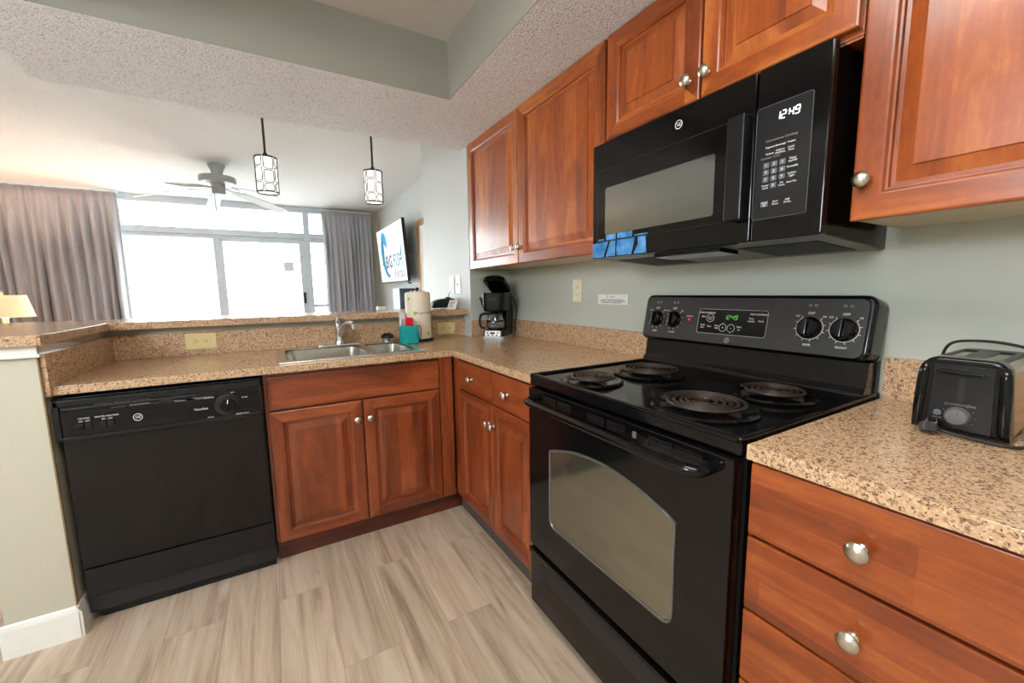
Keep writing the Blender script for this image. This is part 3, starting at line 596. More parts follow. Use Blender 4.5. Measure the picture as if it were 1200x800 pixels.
m = M().prism(rrect(-.375, .375, .055, .276, .006, 3), -.037, -.003, .004, mx=dm); m.box(-.375, .375, .255, .276, -.006, .006, .004, mx=dm)
dd = m.build('storage_drawer', BLACK, g); M().prism(rrect(-.31, .31, .190, .250, .02), -.004, -.0015, mx=dm).build('grip_recess', BLACKM, dd)
for y in (RL-.03, RR+.03): M().cyl((-.56, y, 0), (-.56, y, .035), .018).build('foot', BLACKM, g); M().cyl((-.06, y, 0), (-.06, y, .035), .018).build('foot', BLACKM, g)

# ------------------------------------------------------------------ microwave
mw = thing('microwave_oven', 'black over-the-range microwave mounted under the short wall cabinet', 'microwave', (-.18, -1.667, 1.31))
MX, MT = -.366, 1.737
m = M().prism([(-.332, 1.334), (-.332, 1.737), (-.005, 1.737), (-.005, 1.312)], 1.292, 2.043, mx=Matrix(((1, 0, 0, 0), (0, 0, -1, 0), (0, 1, 0, 0), (0, 0, 0, 1)))); m.build('case', BLACK, mw)
m = M().box(MX, -.333, -1.885, -1.289, 1.331, MT, .005)
md_ = m.build('door', BLACK, mw)
def mx_(y, z, x=MX): return FX(x, y, z)
m = M()
for pts in ([(-1.319, 1.390), (-1.319, 1.642), (-1.868, 1.642)], [(-1.319, 1.390), (-1.884, 1.390)]): m.tube([(MX-.0002, y, z) for y, z in pts], .0014, 4)
m.build('panel_seam', BLACKM, md_)
M().prism(rrect(0, .425, 1.413, 1.577, .008), 0, .0012, mx=mx_(-1.358, 0)).build('door_window', MWGLASS, md_, 'grey reflective door window')
m = M().prism([(0, 0), (.030, 0), (.050, .0), (.050, -.040), (.036, -.040), (.036, -.020), (.004, -.006)][::-1], 1.386, 1.640, mx=Matrix(((0, 1, 0, MX-.034), (-1, 0, 0, -1.833), (0, 0, 1, 0), (0, 0, 0, 1))) @ Matrix.Diagonal((1, -1, 1, 1)))
m = M().box(MX-.036, MX-.024, -1.876, -1.834, 1.386, 1.640, .005); m.box(MX-.036, MX+.002, -1.880, -1.868, 1.386, 1.640, .004); m.box(MX-.026, MX+.002, -1.872, -1.838, 1.386, 1.402, .003); m.box(MX-.026, MX+.002, -1.872, -1.838, 1.624, 1.640, .003)
m.build('door_handle', BLACKS, md_)
emblem(md_, mx_(-1.662, 1.691, MX-.0008), .0115, LETTER)
m = M().box(MX, -.333, -2.046, -1.889, 1.331, MT, .005); ct = m.build('control_housing', BLACK, mw)
pn = M().prism(rrect(0, .1225, 1.383, 1.646, .006), 0, .0010, mx=mx_(-1.8905, 0)).build('control_panel', plain('dark_touch_panel', (30, 30, 32), .22), ct)
m = M().tube([(x, y, 0) for x, y in rrect(0, .1225, 1.383, 1.646, .006)], .0007, 4, True, mx=mx_(-1.8905, 0, MX-.0010)); m.build('panel_outline', MIDGREY, ct)
M().digits('12:49', .0175, mx_(-1.9665, 1.616, MX-.0012)).build('clock_digits', DISPW, pn, 'white clock digits')
PX = MX-.0014; m = M(); dmm = M().text('Convenience Cooking', .0078, mx_(-1.950, 1.565, PX)).text('Custom Cook', .0078, mx_(-1.928, 1.526, PX))
bz = (1.509, 1.4925, 1.476, 1.4595); by = (-1.9195, -1.938, -1.9565)
keys = [(r, c) for r in range(3) for c in range(3)]+[(3, 1)]
for i, (r, c) in enumerate(keys):
    kb = M().prism(rrect(-.0066, .0066, -.0062, .0062, .0015), 0, .0012, mx=mx_(by[c], bz[r], MX-.001)).build('button', MIDGREY, pn)
    m.text(str((i+1) % 10), .0085, mx_(by[c], bz[r], MX-.0026))
kb = M().prism(rrect(-.0085, .0085, -.0065, .0065, .0015), 0, .0012, mx=mx_(-1.920, 1.418, MX-.001)).build('button', MIDGREY, pn)
m.build('number_lettering', LETTER, pn)
M().text('Cancel', .0052, mx_(-1.920, 1.421, MX-.0026)).text('Off', .0052, mx_(-1.920, 1.415, MX-.0026)).build('key_lettering', LETTER, pn)
GK = [M(), M(), M()]
for y, z, a in ((-1.926, 1.550, 'Popcorn'), (-1.9495, 1.550, 'Beverage'), (-1.973, 1.550, 'Potato'), (-1.926, 1.535, 'Reheat'), (-1.9495, 1.538, 'Defrost'), (-1.9495, 1.532, 'Wt/Time'), (-1.973, 1.538, 'Cook'), (-1.973, 1.532, 'Time'), (-1.978, 1.512, 'Timer'), (-1.978, 1.506, 'On/Off'), (-1.978, 1.494, 'Turntable'), (-1.978, 1.479, 'Surface'), (-1.978, 1.473, 'Light'), (-1.978, 1.4595, 'Vent Fan'), (-1.9195, 1.462, 'Power'), (-1.9195, 1.456, 'Level'), (-1.9565, 1.462, 'Set'), (-1.9565, 1.456, 'Clock'), (-1.945, 1.421, 'Start'), (-1.945, 1.415, 'Pause'), (-1.972, 1.421, 'Add'), (-1.972, 1.415, '30 Sec')): GK[0 if z > 1.53 else (2 if z < 1.43 else 1)].text(a, .0062, mx_(y, z, PX))
for q_ in GK: q_.build('key_lettering', LETTER, pn)
dmm.build('heading_lettering', LETTER_D, pn)
m = M()
ol = ((-1.926, 1.549), (-1.9495, 1.549), (-1.973, 1.549), (-1.926, 1.535), (-1.9495, 1.535), (-1.973, 1.535), (-1.978, 1.509), (-1.978, 1.494), (-1.978, 1.476), (-1.978, 1.4595), (-1.945, 1.418), (-1.972, 1.418))
for y, z in ol: M().tube([(a, b, 0) for a, b in rrect(-.0105, .0105, -.0066, .0066, .002, 2)], .0003, 4, True, mx=mx_(y, z, PX)).build('key_outline', DKGREY, pn)
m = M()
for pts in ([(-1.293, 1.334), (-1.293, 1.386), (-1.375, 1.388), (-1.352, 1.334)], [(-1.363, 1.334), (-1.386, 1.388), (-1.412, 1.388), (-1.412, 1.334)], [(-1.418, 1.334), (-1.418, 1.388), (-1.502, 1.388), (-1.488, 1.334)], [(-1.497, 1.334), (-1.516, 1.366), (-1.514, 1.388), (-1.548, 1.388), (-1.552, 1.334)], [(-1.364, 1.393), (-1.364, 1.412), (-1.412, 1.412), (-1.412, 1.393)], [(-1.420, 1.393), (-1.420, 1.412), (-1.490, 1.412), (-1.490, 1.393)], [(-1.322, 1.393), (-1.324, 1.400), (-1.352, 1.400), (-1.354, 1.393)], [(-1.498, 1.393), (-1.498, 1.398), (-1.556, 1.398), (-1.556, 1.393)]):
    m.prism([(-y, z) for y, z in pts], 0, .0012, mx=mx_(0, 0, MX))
m.build('blue_pieces', BLUE_PATCH, md_, 'flat jagged blue film')  # flat mottled-blue pieces at the lower left of the door
def tilt(x0, x1, y0, y1, dz=0, th=.002):   # plate lying on the sloping underside
    za = lambda x: 1.334+(x+.332)/.327*(-.022)-dz
    return [(x0, y0, za(x0)), (x1, y0, za(x1)), (x1, y1, za(x1)), (x0, y1, za(x0))]
m = M()
def plate(q): b = tilt(*q); m.loft([[(x, y, z+.001) for x, y, z in b], [(x, y, z-.003) for x, y, z in b]])
plate((-.33, -.01, -2.04, -1.295)); m.build('bottom_plate', GREYMET, mw, 'grey metal underside')
m = M()
for y0, y1 in ((-2.00, -1.80), (-1.52, -1.33)): b = tilt(-.27, -.06, y0, y1, .003); m.loft([[(x, y, z+.001) for x, y, z in b], [(x, y, z-.002) for x, y, z in b]]); m.build('grease_filter', BLACKM, mw); m = M()
b = tilt(-.325, -.235, -1.78, -1.55, .003); m.loft([[(x, y, z+.001) for x, y, z in b], [(x, y, z-.012) for x, y, z in b]]); m.build('vent_scoop', BLACK, mw)

# ------------------------------------------------------------------ outlets, switches, notice
def duplex(name, label, mx, w, h, mat, vertical, cat='outlet', decora=False, group=None):
    e = thing(name, label, cat, mx.translation, group)
    M().prism(rrect(-w/2, w/2, -h/2, h/2, .004, 3), 0, .005, .002, mx=mx).build('cover_plate', mat, e)
    if decora:
        M().prism(rrect(-.0165, .0165, -.033, .033, .002), .004, .0075, .001, mx=mx).build('receptacle', mat, e)
    rot = Matrix.Rotation(0 if vertical else PI/2, 4, 'Z')
    for s in (1, -1):
        q = mx @ rot @ Matrix.Translation((0, s*.0195, 0))
        if not decora: M().prism(rrect(-.0165, .0165, -.014, .014, .010, 4), .004, .0068, .001, mx=q).build('receptacle', mat, e)
        m = M().box(-.0075, -.0055, -.001, .007, .0066, .0080, mx=q); m.box(.0055, .0075, -.001, .006, .0066, .0080, mx=q); m.cyl((0, 0, 0), (0, 0, 0), .001) if 0 else m.lathe([(.0025, .0066), (.0025, .0080), (0, .0080)], 10, q @ Matrix.Translation((0, -.007, 0))); m.build('socket_slots', BLACKM, e)
    M().lathe([(.003, .005), (.0025, .0072), (0, .0072)], 10, mx).build('screw', mat, e)
    return e
duplex('wall_outlet', 'ivory horizontal outlet on the granite backsplash left of the sink', FY(-1.771, .0978, .985), .128, .080, IVORY, False)
duplex('wall_outlet', 'ivory horizontal outlet on the backsplash right of the paper towels', FY(-.440, .0978, .972), .124, .078, IVORY, False)
duplex('wall_outlet', 'cream upright outlet on the sage wall between coffee maker and range', FX(-.0002, -.755, 1.212), .074, .120, plain('cream_plate', (232, 224, 196), .35), True, decora=True)
duplex('wall_outlet', 'pale outlet beside the right edge of the wall television', FX(.0298, 2.46, 1.61), .11, .16, WHITEPL, True)
def switch(label, y, big):
    mx = FX(-.2972, y, 1.265); e = thing('light_switch', label, 'switch', mx.translation)
    M().prism(rrect(-.037, .037, -.062, .062, .004, 3), 0, .005, .002, mx=mx).build('cover_plate', WHITEPL, e)
    if big: M().box(-.005, .005, -.010, .010, .004, .007, .001, mx=mx).box(-.004, .004, -.004, .006, .006, .016, .002, mx=mx).build('toggle', IVORY, e)
    else:
        for s in (1, -1): M().lathe([(.006, .004), (.006, .007), (0, .007)], 14, mx @ Matrix.Translation((0, s*.02, 0))).build('jack', BLACKM, e)
    for s in (1, -1): M().lathe([(.003, .005), (.0025, .0066), (0, .0066)], 10, mx @ Matrix.Translation((0, s*.045, 0))).build('screw', NICKEL, e)
switch('white wall plate with jacks, left of the toggle switch on the grey wall', .313, False); switch('white toggle light switch plate nearest the corner cabinet', .192, True)
nt = thing('wall_notice', 'small white notice strip with blue emblem on the wall left of the range', 'notice', (-.001, -1.023, 1.143))
mx = FX(-.0004, -1.023, 1.167)
M().prism(rrect(-.102, .102, -.024, .024, .002, 2), 0, .003, .0008, mx=mx).build('plate', CARD, nt)
m = M().tube([(-.03+.006*math.cos(a), .010+.008*math.sin(a), .0034) for a in [1.2+k*.35 for k in range(10)]], .0015, 5, mx=mx); m.text('BIG FISH', .008, mx @ Matrix.Translation((0, .012, .0034))); m.build('emblem', TVTEAL if 0 else plain('blue_grey_print', (110, 150, 175), .6), nt)
m = M()
for z, ws in ((-.002, (-.075, -.04, -.03, .07)), (-.009, (-.09, -.05, -.045, -.01, -.005, .085)), (-.016, (-.075, -.02, -.015, .06))):
    for a, b in zip(ws[::2], ws[1::2]): m.box(a, b, z-.0018, z+.0018, .003, .0036, mx=mx)
m.build('lettering', plain('grey_print', (120, 122, 126), .6), nt)

# ------------------------------------------------------------------ coffee maker
cf = thing('coffee_maker', 'black drip coffee maker with open lid in the counter corner', 'coffee maker', (-.180, -.158, CT))
CM = Matrix.Translation((-.180, -.158, CT)) @ Matrix.Rotation(math.radians(-46), 4, 'Z')
m = M().prism(rrect(-.074, .076, -.104, .122, .02, 4), 0, .016, .003, mx=CM); m.build('base_skirt', plain('silver_plastic', (176, 176, 174), .35, .3), cf)
m = M().prism(rrect(-.069, .071, -.098, .120, .022, 4), .016, .056, .008, mx=CM); m.build('base', BLACKS, cf)
pm = CM @ frame((0, -.1015, .034), (1, 0, 0), (0, .25, .97)); o = M().prism(rrect(-.052, .052, -.017, .019, .008, 4), -.004, .003, .001, mx=pm).build('button_panel', plain('silver_buttons', (205, 205, 203), .3, .3), cf)
M().box(-.016, .016, -.002, .010, .002, .004, mx=pm).build('clock_display', BLACKM, o)
for bx, bz_ in ((-.034, .006), (.034, .006), (-.028, -.009), (0, -.009), (.028, -.009)): M().lathe([(.006, .0025), (.005, .0045), (0, .005)], 14, pm @ Matrix.Translation((bx, bz_, 0))).build('button', BLACKS, o)
M().prism(rrect(-.070, .072, .030, .120, .018, 4), .05, .215, mx=CM).build('water_tank', BLACKS, cf)
L = []
for z, i in ((.172, .012), (.178, .004), (.20, 0), (.285, -.002), (.292, .004)): L.append([(x, y, z) for x, y in rrect(-.074+i, .074-i, -.100+i, .120-i*.3, .040, 6)])
m = M().loft(L, mx=CM); m.build('brew_head', BLACK, cf)
M().prism([(-.098, .235), (-.106, .240), (-.103, .262), (-.090, .262)], -.03, .03, mx=CM @ Matrix(((0, 0, 1, 0), (1, 0, 0, 0), (0, 1, 0, 0), (0, 0, 0, 1)))).build('front_lip', BLACK, cf)
lm = CM @ Matrix.Translation((0, .085, .292)) @ Matrix.Rotation(math.radians(-24), 4, 'X') @ Matrix.Translation((0, -.085, 0))
L = []
for z, i in ((0, .006), (.006, 0), (.030, .004), (.046, .022), (.052, .045)): L.append([(x, y, z) for x, y in rrect(-.072+i, .072-i, -.104+i, .100-i*.4, .034, 6)])
M().loft(L, mx=lm).build('lid', BLACK, cf)
kc = CM @ Matrix.Translation((0, -.040, .057))
k = M().lathe([(0, .002), (.046, .002), (.056, .012), (.060, .035), (.057, .060), (.046, .090), (.040, .100), (.038, .100), (.044, .089), (.055, .060), (.058, .035), (.054, .013), (.045, .004), (0, .004)], 36, kc).build('carafe', CARAFE, cf, 'clear glass carafe')
M().lathe([(.041, .092), (.044, .094), (.044, .106), (.030, .112), (0, .113)], 32, kc).build('carafe_lid', BLACKS, k); M().lathe([(.0545, .050), (.0590, .0495), (.0575, .062), (.0545, .062)], 32, kc).build('carafe_band', BLACKS, k)
ha = kc @ Matrix.Rotation(math.radians(195), 4, 'Z')
M().cord([(.042, 0, .100), (.070, 0, .101), (.092, 0, .092), (.100, 0, .060), (.096, 0, .025), (.080, 0, .010), (.062, 0, .014)], [.008, .009, .009, .008, .008, .007, .006], 10, mx=ha).build('carafe_handle', BLACKS, k)
M().prism(rrect(-.014, .014, .0, .075, .006, 3), 0, .008, .002, mx=CM @ frame((-.066, -.055, .196), (0, -1, 0), (-.36, 0, .93))).build('filter_flap', BLACKS, cf)
M().cord([(-.045, -.055, CT+.285), (-.030, -.075, CT+.270), (-.020, -.105, CT+.235), (-.017, -.125, CT+.18), (-.026, -.132, CT+.11), (-.032, -.135, CT+.06), (-.034, -.140, CT+.030)], .0036, 8).build('power_cord', BLACKM, cf)

# ------------------------------------------------------------------ paper towels, pouch, card
ph = thing('paper_towel_holder', 'black flat-based stand under the paper towel roll', 'paper towel holder', (-.655, .003, CT))
mt = Matrix.Translation((-.655, .003, CT))
M().lathe([(0, 0), (.088, 0), (.090, .005), (.084, .009), (0, .010)], 36, mt).build('base', BLACKM, ph); M().lathe([(.007, .010), (.007, .318), (.010, .320), (.008, .330), (0, .332)], 14, mt).build('rod', BLACKM, ph)
pr = thing('paper_towel_roll', 'wrapped paper towel roll on its stand behind the teal pouch', 'paper towels', (-.655, .003, CT+.012))
m = M(); n = 40; prof = [(.020, .012), (.070, .012), (.077, .018), (.078, .15), (.077, .292), (.070, .302), (.045, .306), (.022, .300), (.020, .012)]
m.lathe(prof, n, mt); o = m.build('wrapped_roll', PAPER, pr)
m = M()
for k in range(11): a = 2*PI*k/11; m.prism([(-.014, 0), (.014, 0), (.004, .018), (-.003, .020)], 0, .0012, mx=mt @ Matrix.Translation((0, 0, .296)) @ Matrix.Rotation(a, 4, 'Z') @ frame((.052, 0, 0), (0, 1, 0), (-.5, 0, .8)))
m.build('wrap_crimp', PAPER, pr)
def rolltext(m, body, size, a0, z, r=.0785):
    x = 0
    for ch in body:
        if ch != ' ':
            a = a0+x/r; m.text(ch, size, mt @ frame((r*math.cos(a), r*math.sin(a), z), (-math.sin(a), math.cos(a), 0), (0, 0, 1)), ext=.0003)
        x += size*(.34 if ch in 'it ' else .58)
m = M(); rolltext(m, 'Right Choice', .021, math.radians(-112), .176); m.build('wrap_lettering', plain('dark_print', (60, 60, 58), .6), pr)
m = M()
for a, z, sz in ((-122, .175, .014), (-150, .262, .012), (-62, .05, .013), (-100, .05, .0)):
    if sz: A = math.radians(a); q_ = mt @ frame((.0785*math.cos(A), .0785*math.sin(A), z), (-math.sin(A), math.cos(A), 0), (0, 0, 1)); m.prism([(0, -sz), (sz*.8, 0), (0, sz), (-sz*.8, 0)], 0, .0006, mx=q_)
m.build('wrap_leaves', LIME, pr)
pc = thing('scrubber_pouch', 'teal drawstring pouch standing on the counter beside the sink', 'pouch', (-.752, -.118, CT))
L = []; PMX = Matrix.Translation((-.752, -.118, CT)) @ Matrix.Rotation(math.radians(-14), 4, 'Z')
for z, wx, wy in ((0, .050, .026), (.006, .056, .032), (.03, .057, .034), (.055, .053, .032), (.085, .056, .029), (.102, .056, .026), (.106, .053, .023), (.094, .046, .018), (.03, .040, .016)):
    R_ = []
    for k in range(36):
        a = 2*PI*k/36; e = .45; cx, sy = math.cos(a), math.sin(a)
        wob = .0022*math.sin(7*a+z*60)+.0016*math.sin(3*a-z*90)
        R_.append((math.copysign(abs(cx)**e, cx)*(wx+wob), math.copysign(abs(sy)**e, sy)*(wy+wob), z+(.003*math.sin(2*a) if .09 < z < .11 else 0)))
    L.append(R_)
M().loft(L, True, True, mx=PMX).build('pouch_body', TEAL, pc)
M().cord([PMX @ Vector(p) for p in ((.054, -.004, .100), (.064, -.008, .104), (.068, -.012, .085), (.066, -.012, .05), (.062, -.016, .012), (.066, -.022, .004), (.074, -.030, .003))], .0026, 7).build('drawstring', BLACKM, pc, 'black drawstring')
o = M().prism(rrect(-.024, .024, 0, .105, .012, 4), -.011, .011, .006, 3, mx=PMX @ frame((.003, 0, .050), (1, 0, 0), (0, .0, 1))).build('red_sponge', REDS); tag(rebase(o), 'red scrubber sponge sticking out of the teal pouch', 'sponge')
o = M().prism(rrect(-.013, .013, 0, .098, .008, 4), -.010, .010, .004, 3, mx=PMX @ frame((-.037, 0, .050), (1, 0, -.08), (.08, 0, 1))).build('grey_sponge', GREYS); tag(rebase(o), 'grey mesh sponge in the teal pouch left of the red one', 'sponge')
o = M().prism([(-.010, 0), (.010, 0), (.012, .072), (-.008, .095)], -.010, .010, .004, 2, mx=PMX @ frame((.037, 0, .050), (1, 0, .08), (-.08, 0, 1))).build('grey_sponge', GREYS); tag(rebase(o), 'grey mesh sponge in the teal pouch right of the red one', 'sponge')
o = M().box(-.770, -.742, -.008, .030, CT, 1.092, .002).build('white_carton', CARD); tag(rebase(o), 'upright plain white carton between the teal pouch and the paper towels', 'box')

# ------------------------------------------------------------------ things on the bar
BT = 1.097
dv = thing('tabletop_device', 'black wedge-shaped device with a thin cord on the bar by the switches', 'device', (-.40, .27, BT))
DMX = Matrix.Translation((-.392, .285, BT)) @ Matrix.Rotation(math.radians(-8), 4, 'Z')
m = M().prism([(-.082, .006), (.060, .006), (.082, .070), (.060, .074), (-.030, .066), (-.070, .046)], -.045, .045, .006, 2, mx=DMX @ Matrix(((1, 0, 0, 0), (0, 0, -1, 0), (0, 1, 0, 0), (0, 0, 0, 1)))); m.build('shell', BLACKM, dv)
for x in (-.06, -.015, .03): M().lathe([(.007, 0), (.007, .008), (0, .008)], 12, DMX @ Matrix.Translation((x, -.03, 0))).build('foot', CHROME, dv)
M().cord([DMX @ Vector((.045, .0, .072)), DMX @ Vector((.050, .005, .095)), (-.325, .30, 1.205), (-.303, .312, 1.235), (-.2985, .313, 1.245)], .0025, 7).build('cord', BLACKM, dv); M().prism(rrect(-.018, .018, -.012, .012, .004), .066, .080, .003, mx=DMX @ Matrix.Translation((.045, 0, 0))).build('plug_clip', BLACKM, dv)
tc_ = thing('tent_card', 'folded white tent card on the right end of the bar', 'card', (-.335, .135, BT))
TM = Matrix.Translation((-.353, .150, BT)) @ Matrix.Rotation(math.radians(-62), 4, 'Z')
for s, nm in ((1, 'front_leaf'), (-1, 'back_leaf')):
    q_ = TM @ frame((-.038, -.034*s, 0), (1, 0, 0), (0, .034*s, .062)); o = M().box(0, .076, 0, .0707, -.0006, .0006, mx=q_).build(nm, CARD, tc_)
    if s == 1:
        m = M()
        for k in range(6): m.box(.008, .045+.02*random.random(), .012+k*.009, .0155+k*.009, .0006, .0010, mx=q_)
        m.build('printed_lines', plain('brown_print', (140, 120, 116), .6), tc_)
o = M().box(-.815, -.757, .41, .455, BT, BT+.024, .006).build('white_gadget', WHITEPL); tag(rebase(o), 'small white plastic block on the far edge of the bar behind the faucet', 'box')
tw = thing('tower_unit', 'dark-fronted tower unit with white side standing under the wall television', 'appliance', (-.06, 2.42, 0))
B(-.165, .02, 2.30, 2.58, 0, 1.265, .004).build('casing', plain('pale_blue_casing', (206, 218, 232), .35), tw)
B(-.163, .018, 2.283, 2.299, .25, 1.262, .004).build('front_panel', plain('slate_front', (70, 78, 88), .4), tw)
for z in (1.185, 1.135): B(-.115, -.045, 2.277, 2.283, z-.018, z+.018, .003).build('display_key', plain('slate_key', (84, 90, 98), .3), tw)
M().cord([(-.02, 2.283, 1.03), (-.02, 2.268, 1.06), (-.035, 2.262, 1.085), (-.055, 2.262, 1.085), (-.065, 2.266, 1.06)], .006, 8).build('tap', CHROME, tw)
# television
tv = thing('television', 'wall-mounted flat television, tilted down, showing a white logo screen', 'television', (-.10, 2.784, 1.34))
TVM = frame((-.098, 2.784, 1.345), (0, -1, 0), (-.068, 0, .9977)); hw = .640; hh = .703
M().prism(rrect(-hw, hw, 0, hh, .006), -.035, 0, .003, mx=TVM).build('case', BLACKS, tv)
sc_ = M().box(-hw+.008, hw-.008, .012, hh-.008, -.0005, .0012, mx=TVM).build('screen', TVW, tv)
def blade(cps, ws, n=40):
    """flat ribbon along a curved spine with varying width"""
    def cr(P, t):
        i = min(int(t), len(P)-2); f = t-i; p0, p1, p2, p3 = P[max(i-1, 0)], P[i], P[i+1], P[min(i+2, len(P)-1)]
        return tuple(.5*((2*b)+(-a+c)*f+(2*a-5*b+4*c-d)*f*f+(-a+3*b-3*c+d)*f**3) for a, b, c, d in zip(p0, p1, p2, p3))
    Q = [cr([(x, y, w_) for (x, y), w_ in zip(cps, ws)], (len(cps)-1)*k/n) for k in range(n+1)]
    L_, R_ = [], []
    for k, (x, y, w_) in enumerate(Q):
        a = Q[max(k-1, 0)]; b = Q[min(k+1, n)]; tx, ty = b[0]-a[0], b[1]-a[1]; d_ = math.hypot(tx, ty) or 1; L_.append((x-ty/d_*w_, y+tx/d_*w_)); R_.append((x+ty/d_*w_, y-tx/d_*w_))
    return L_+R_[::-1]
def ribbon(m, pts, z0, z1, mx):
    n = len(pts)//2; b = bmesh.new(); lo = [b.verts.new((x, y, z0)) for x, y in pts]; hi = [b.verts.new((x, y, z1)) for x, y in pts]; N_ = len(pts)
    for k in range(n-1): b.faces.new((hi[k], hi[k+1], hi[N_-2-k], hi[N_-1-k]))
    for k in range(N_): b.faces.new((lo[k], lo[(k+1) % N_], hi[(k+1) % N_], hi[k]))
    bmesh.ops.recalc_face_normals(b, faces=b.faces); m._merge(b, mx)
m = M(); ribbon(m, blade([(-.40, .555), (-.34, .590), (-.22, .545), (-.13, .43)], [.004, .055, .070, .004]), .0012, .0022, TVM); ribbon(m, blade([(-.34, .62), (-.33, .60), (-.30, .57)], [.004, .03, .05]), .0012, .002, TVM); m.build('logo_crest', TVBLUE, sc_)
m = M(); ribbon(m, blade([(-.34, .60), (-.375, .48), (-.385, .33), (-.33, .19), (-.22, .10), (-.10, .085)], [.02, .075, .07, .05, .030, .002]), .0014, .0026, TVM); ribbon(m, blade([(-.375, .30), (-.43, .25), (-.455, .27)], [.02, .018, .002]), .0014, .0024, TVM); ribbon(m, blade([(-.14, .07), (-.11, .10), (-.10, .13)], [.004, .012, .002]), .0014, .0024, TVM); m.build('logo_body', TVTEAL, sc_)
M().text('BIG', .215, TVM @ Matrix.Translation((-.115, .255, .002)), sx=.88, bold=.024, sp=1.1).build('logo_lettering', TVDB, sc_, 'navy lettering')
m = M().text('FISH', .215, TVM @ Matrix.Translation((.315, .255, .002)), sx=.86, bold=.020, sp=1.16); ribbon(m, blade([(.43, .30), (.50, .37), (.49, .44)], [.016, .018, .002]), .001, .0022, TVM); m.build('logo_lettering', TVTEAL, sc_, 'teal lettering')
M().text('Rentals', .155, TVM @ Matrix.Translation((.345, .105, .002)), sx=.92, bold=.010, sp=1.1).build('logo_lettering', TVGR, sc_, 'grey lettering')
M().box(-.075, .03, 2.62, 2.95, 1.55, 1.85, .004).build('wall_bracket', BLACKM, tv); M().cord([(-.085, 2.20, 1.345), (-.07, 2.20, 1.325), (-.05, 2.22, 1.318), (-.035, 2.24, 1.33)], .006, 7).build('cable_loop', BLACKM, tv)

# ------------------------------------------------------------------ toaster
to = thing('toaster', 'black two-slice toaster with metal sides on the counter right of the range', 'toaster', (-.15, -2.265, CT))
TX0, TX1, TYc, TW = -.262, -.045, -2.265, .063
def tprof(g, zb, zt, r, n=6):   # rounded-top trapezoid, wider at the foot
    p = [(-TW-g-.005, zb), (TW+g+.005, zb)]
    for k in range(n+1): a = math.radians(6+84*k/n); p.append((TW+g-r-.004+r*math.cos(a), zt-r+r*math.sin(a)))
    for k in range(n+1): a = math.radians(90+84*k/n); p.append((-TW-g+r+.004+r*math.cos(a), zt-r+r*math.sin(a)))
    return p
def tmx(x): return Matrix(((0, 0, -1, x), (-1, 0, 0, TYc), (0, 1, 0, CT), (0, 0, 0, 1)))
def end(x0, x1): return M().prism(tprof(.001, .004, .156, .024), 0, x1-x0, .007, 3, mx=tmx(x1))
end(TX0, TX0+.035).build('front_cap', BLACK, to); end(TX1-.03, TX1).build('rear_cap', BLACK, to)
for s in (1, -1):
    M().cord([(TX0+.006, TYc+s*.0600, CT+.010), (TX0+.004, TYc+s*.0585, CT+.05), (TX0+.004, TYc+s*.0570, CT+.10), (TX0+.005, TYc+s*.0550, CT+.128), (TX0+.012, TYc+s*.0530, CT+.142)], [.0085, .0095, .0095, .0090, .006], 14).build('front_pillar', BLACK, to)
M().prism(tprof(-.0012, .010, .1525, .023), 0, TX1-.03-TX0-.035, mx=tmx(TX1-.03)).build('side_panel', brushed('brushed_toaster_side', (200, 186, 166)), to, 'brushed metal side panels')
tp = M().prism([(-.048, .150), (.048, .150), (.044, .1552), (-.044, .1552)], 0, TX1-TX0-.06, mx=tmx(TX1-.03)).build('top_cover', BLACKS, to)
cut(tp, [B(TX0+.045, TX1-.04, TYc+s*.026-.012, TYc+s*.026+.012, CT+.10, CT+.2).build('cut', BLACKS, to) for s in (1, -1)])
for s in (1, -1):
    m = M().box(TX0+.045, TX1-.04, TYc+s*.026-.013, TYc+s*.026-.012, CT+.10, CT+.150); m.box(TX0+.045, TX1-.04, TYc+s*.026+.012, TYc+s*.026+.013, CT+.10, CT+.150); m.box(TX0+.045, TX1-.04, TYc+s*.026-.012, TYc+s*.026+.012, CT+.133, CT+.134); m.build('bread_slot', STEEL, to, 'steel slot liner')
tf = FX(TX0-.0005, TYc, CT)
fp = M().prism([(-.044, .012), (.046, .012), (.042, .142), (-.040, .142)], -.001, .0015, .001, mx=tf).build('front_plate', BLACKS, to)
M().prism(rrect(-.004, .006, .072, .135, .002), 0, .0022, mx=tf).build('lever_slot', BLACKM, to)
M().prism([(-.034, .130), (-.02, .1255), (.012, .1235), (.034, .128), (.030, .132), (-.03, .1345)], 0, .022, .003, mx=tf).build('lever', BLACK, to)
o = M().lathe([(.019, 0), (.019, .004), (.016, .012), (.014, .0135), (0, .0140)], 28, tf @ Matrix.Translation((.000, .040, .001))).build('browning_dial', DKGREY if 0 else plain('grey_dial', (96, 96, 98), .4), to); M().box(-.0016, .0016, .003, .0165, .0125, .0155, .0006, mx=tf @ Matrix.Translation((0, .040, .001)) @ Matrix.Rotation(-.2, 4, 'Z')).build('pointer', MIDGREY, o)
M().lathe([(.0062, 0), (.0058, .003), (0, .0035)], 18, tf @ Matrix.Translation((-.029, .042, .001))).build('cancel_button', MIDGREY, to)
M().text('proctorsilex', .0088, tf @ Matrix.Translation((.002, .064, .0018))).text('cancel', .0055, tf @ Matrix.Translation((-.029, .032, .0018))).build('front_lettering', LETTER_D, to)
m = M()
for k in range(9): a = math.radians(-30+k*30); m.lathe([(.0008, 0), (.0008, .0006), (0, .0006)], 6, tf @ Matrix.Translation((.0235*math.cos(a), .040+.0235*math.sin(a), .0016)))
m.build('dial_marks', LETTER_D, to)
pm = Matrix.Translation((-.292, -2.232, CT+.0150)) @ Matrix.Rotation(math.radians(28), 4, 'Z')
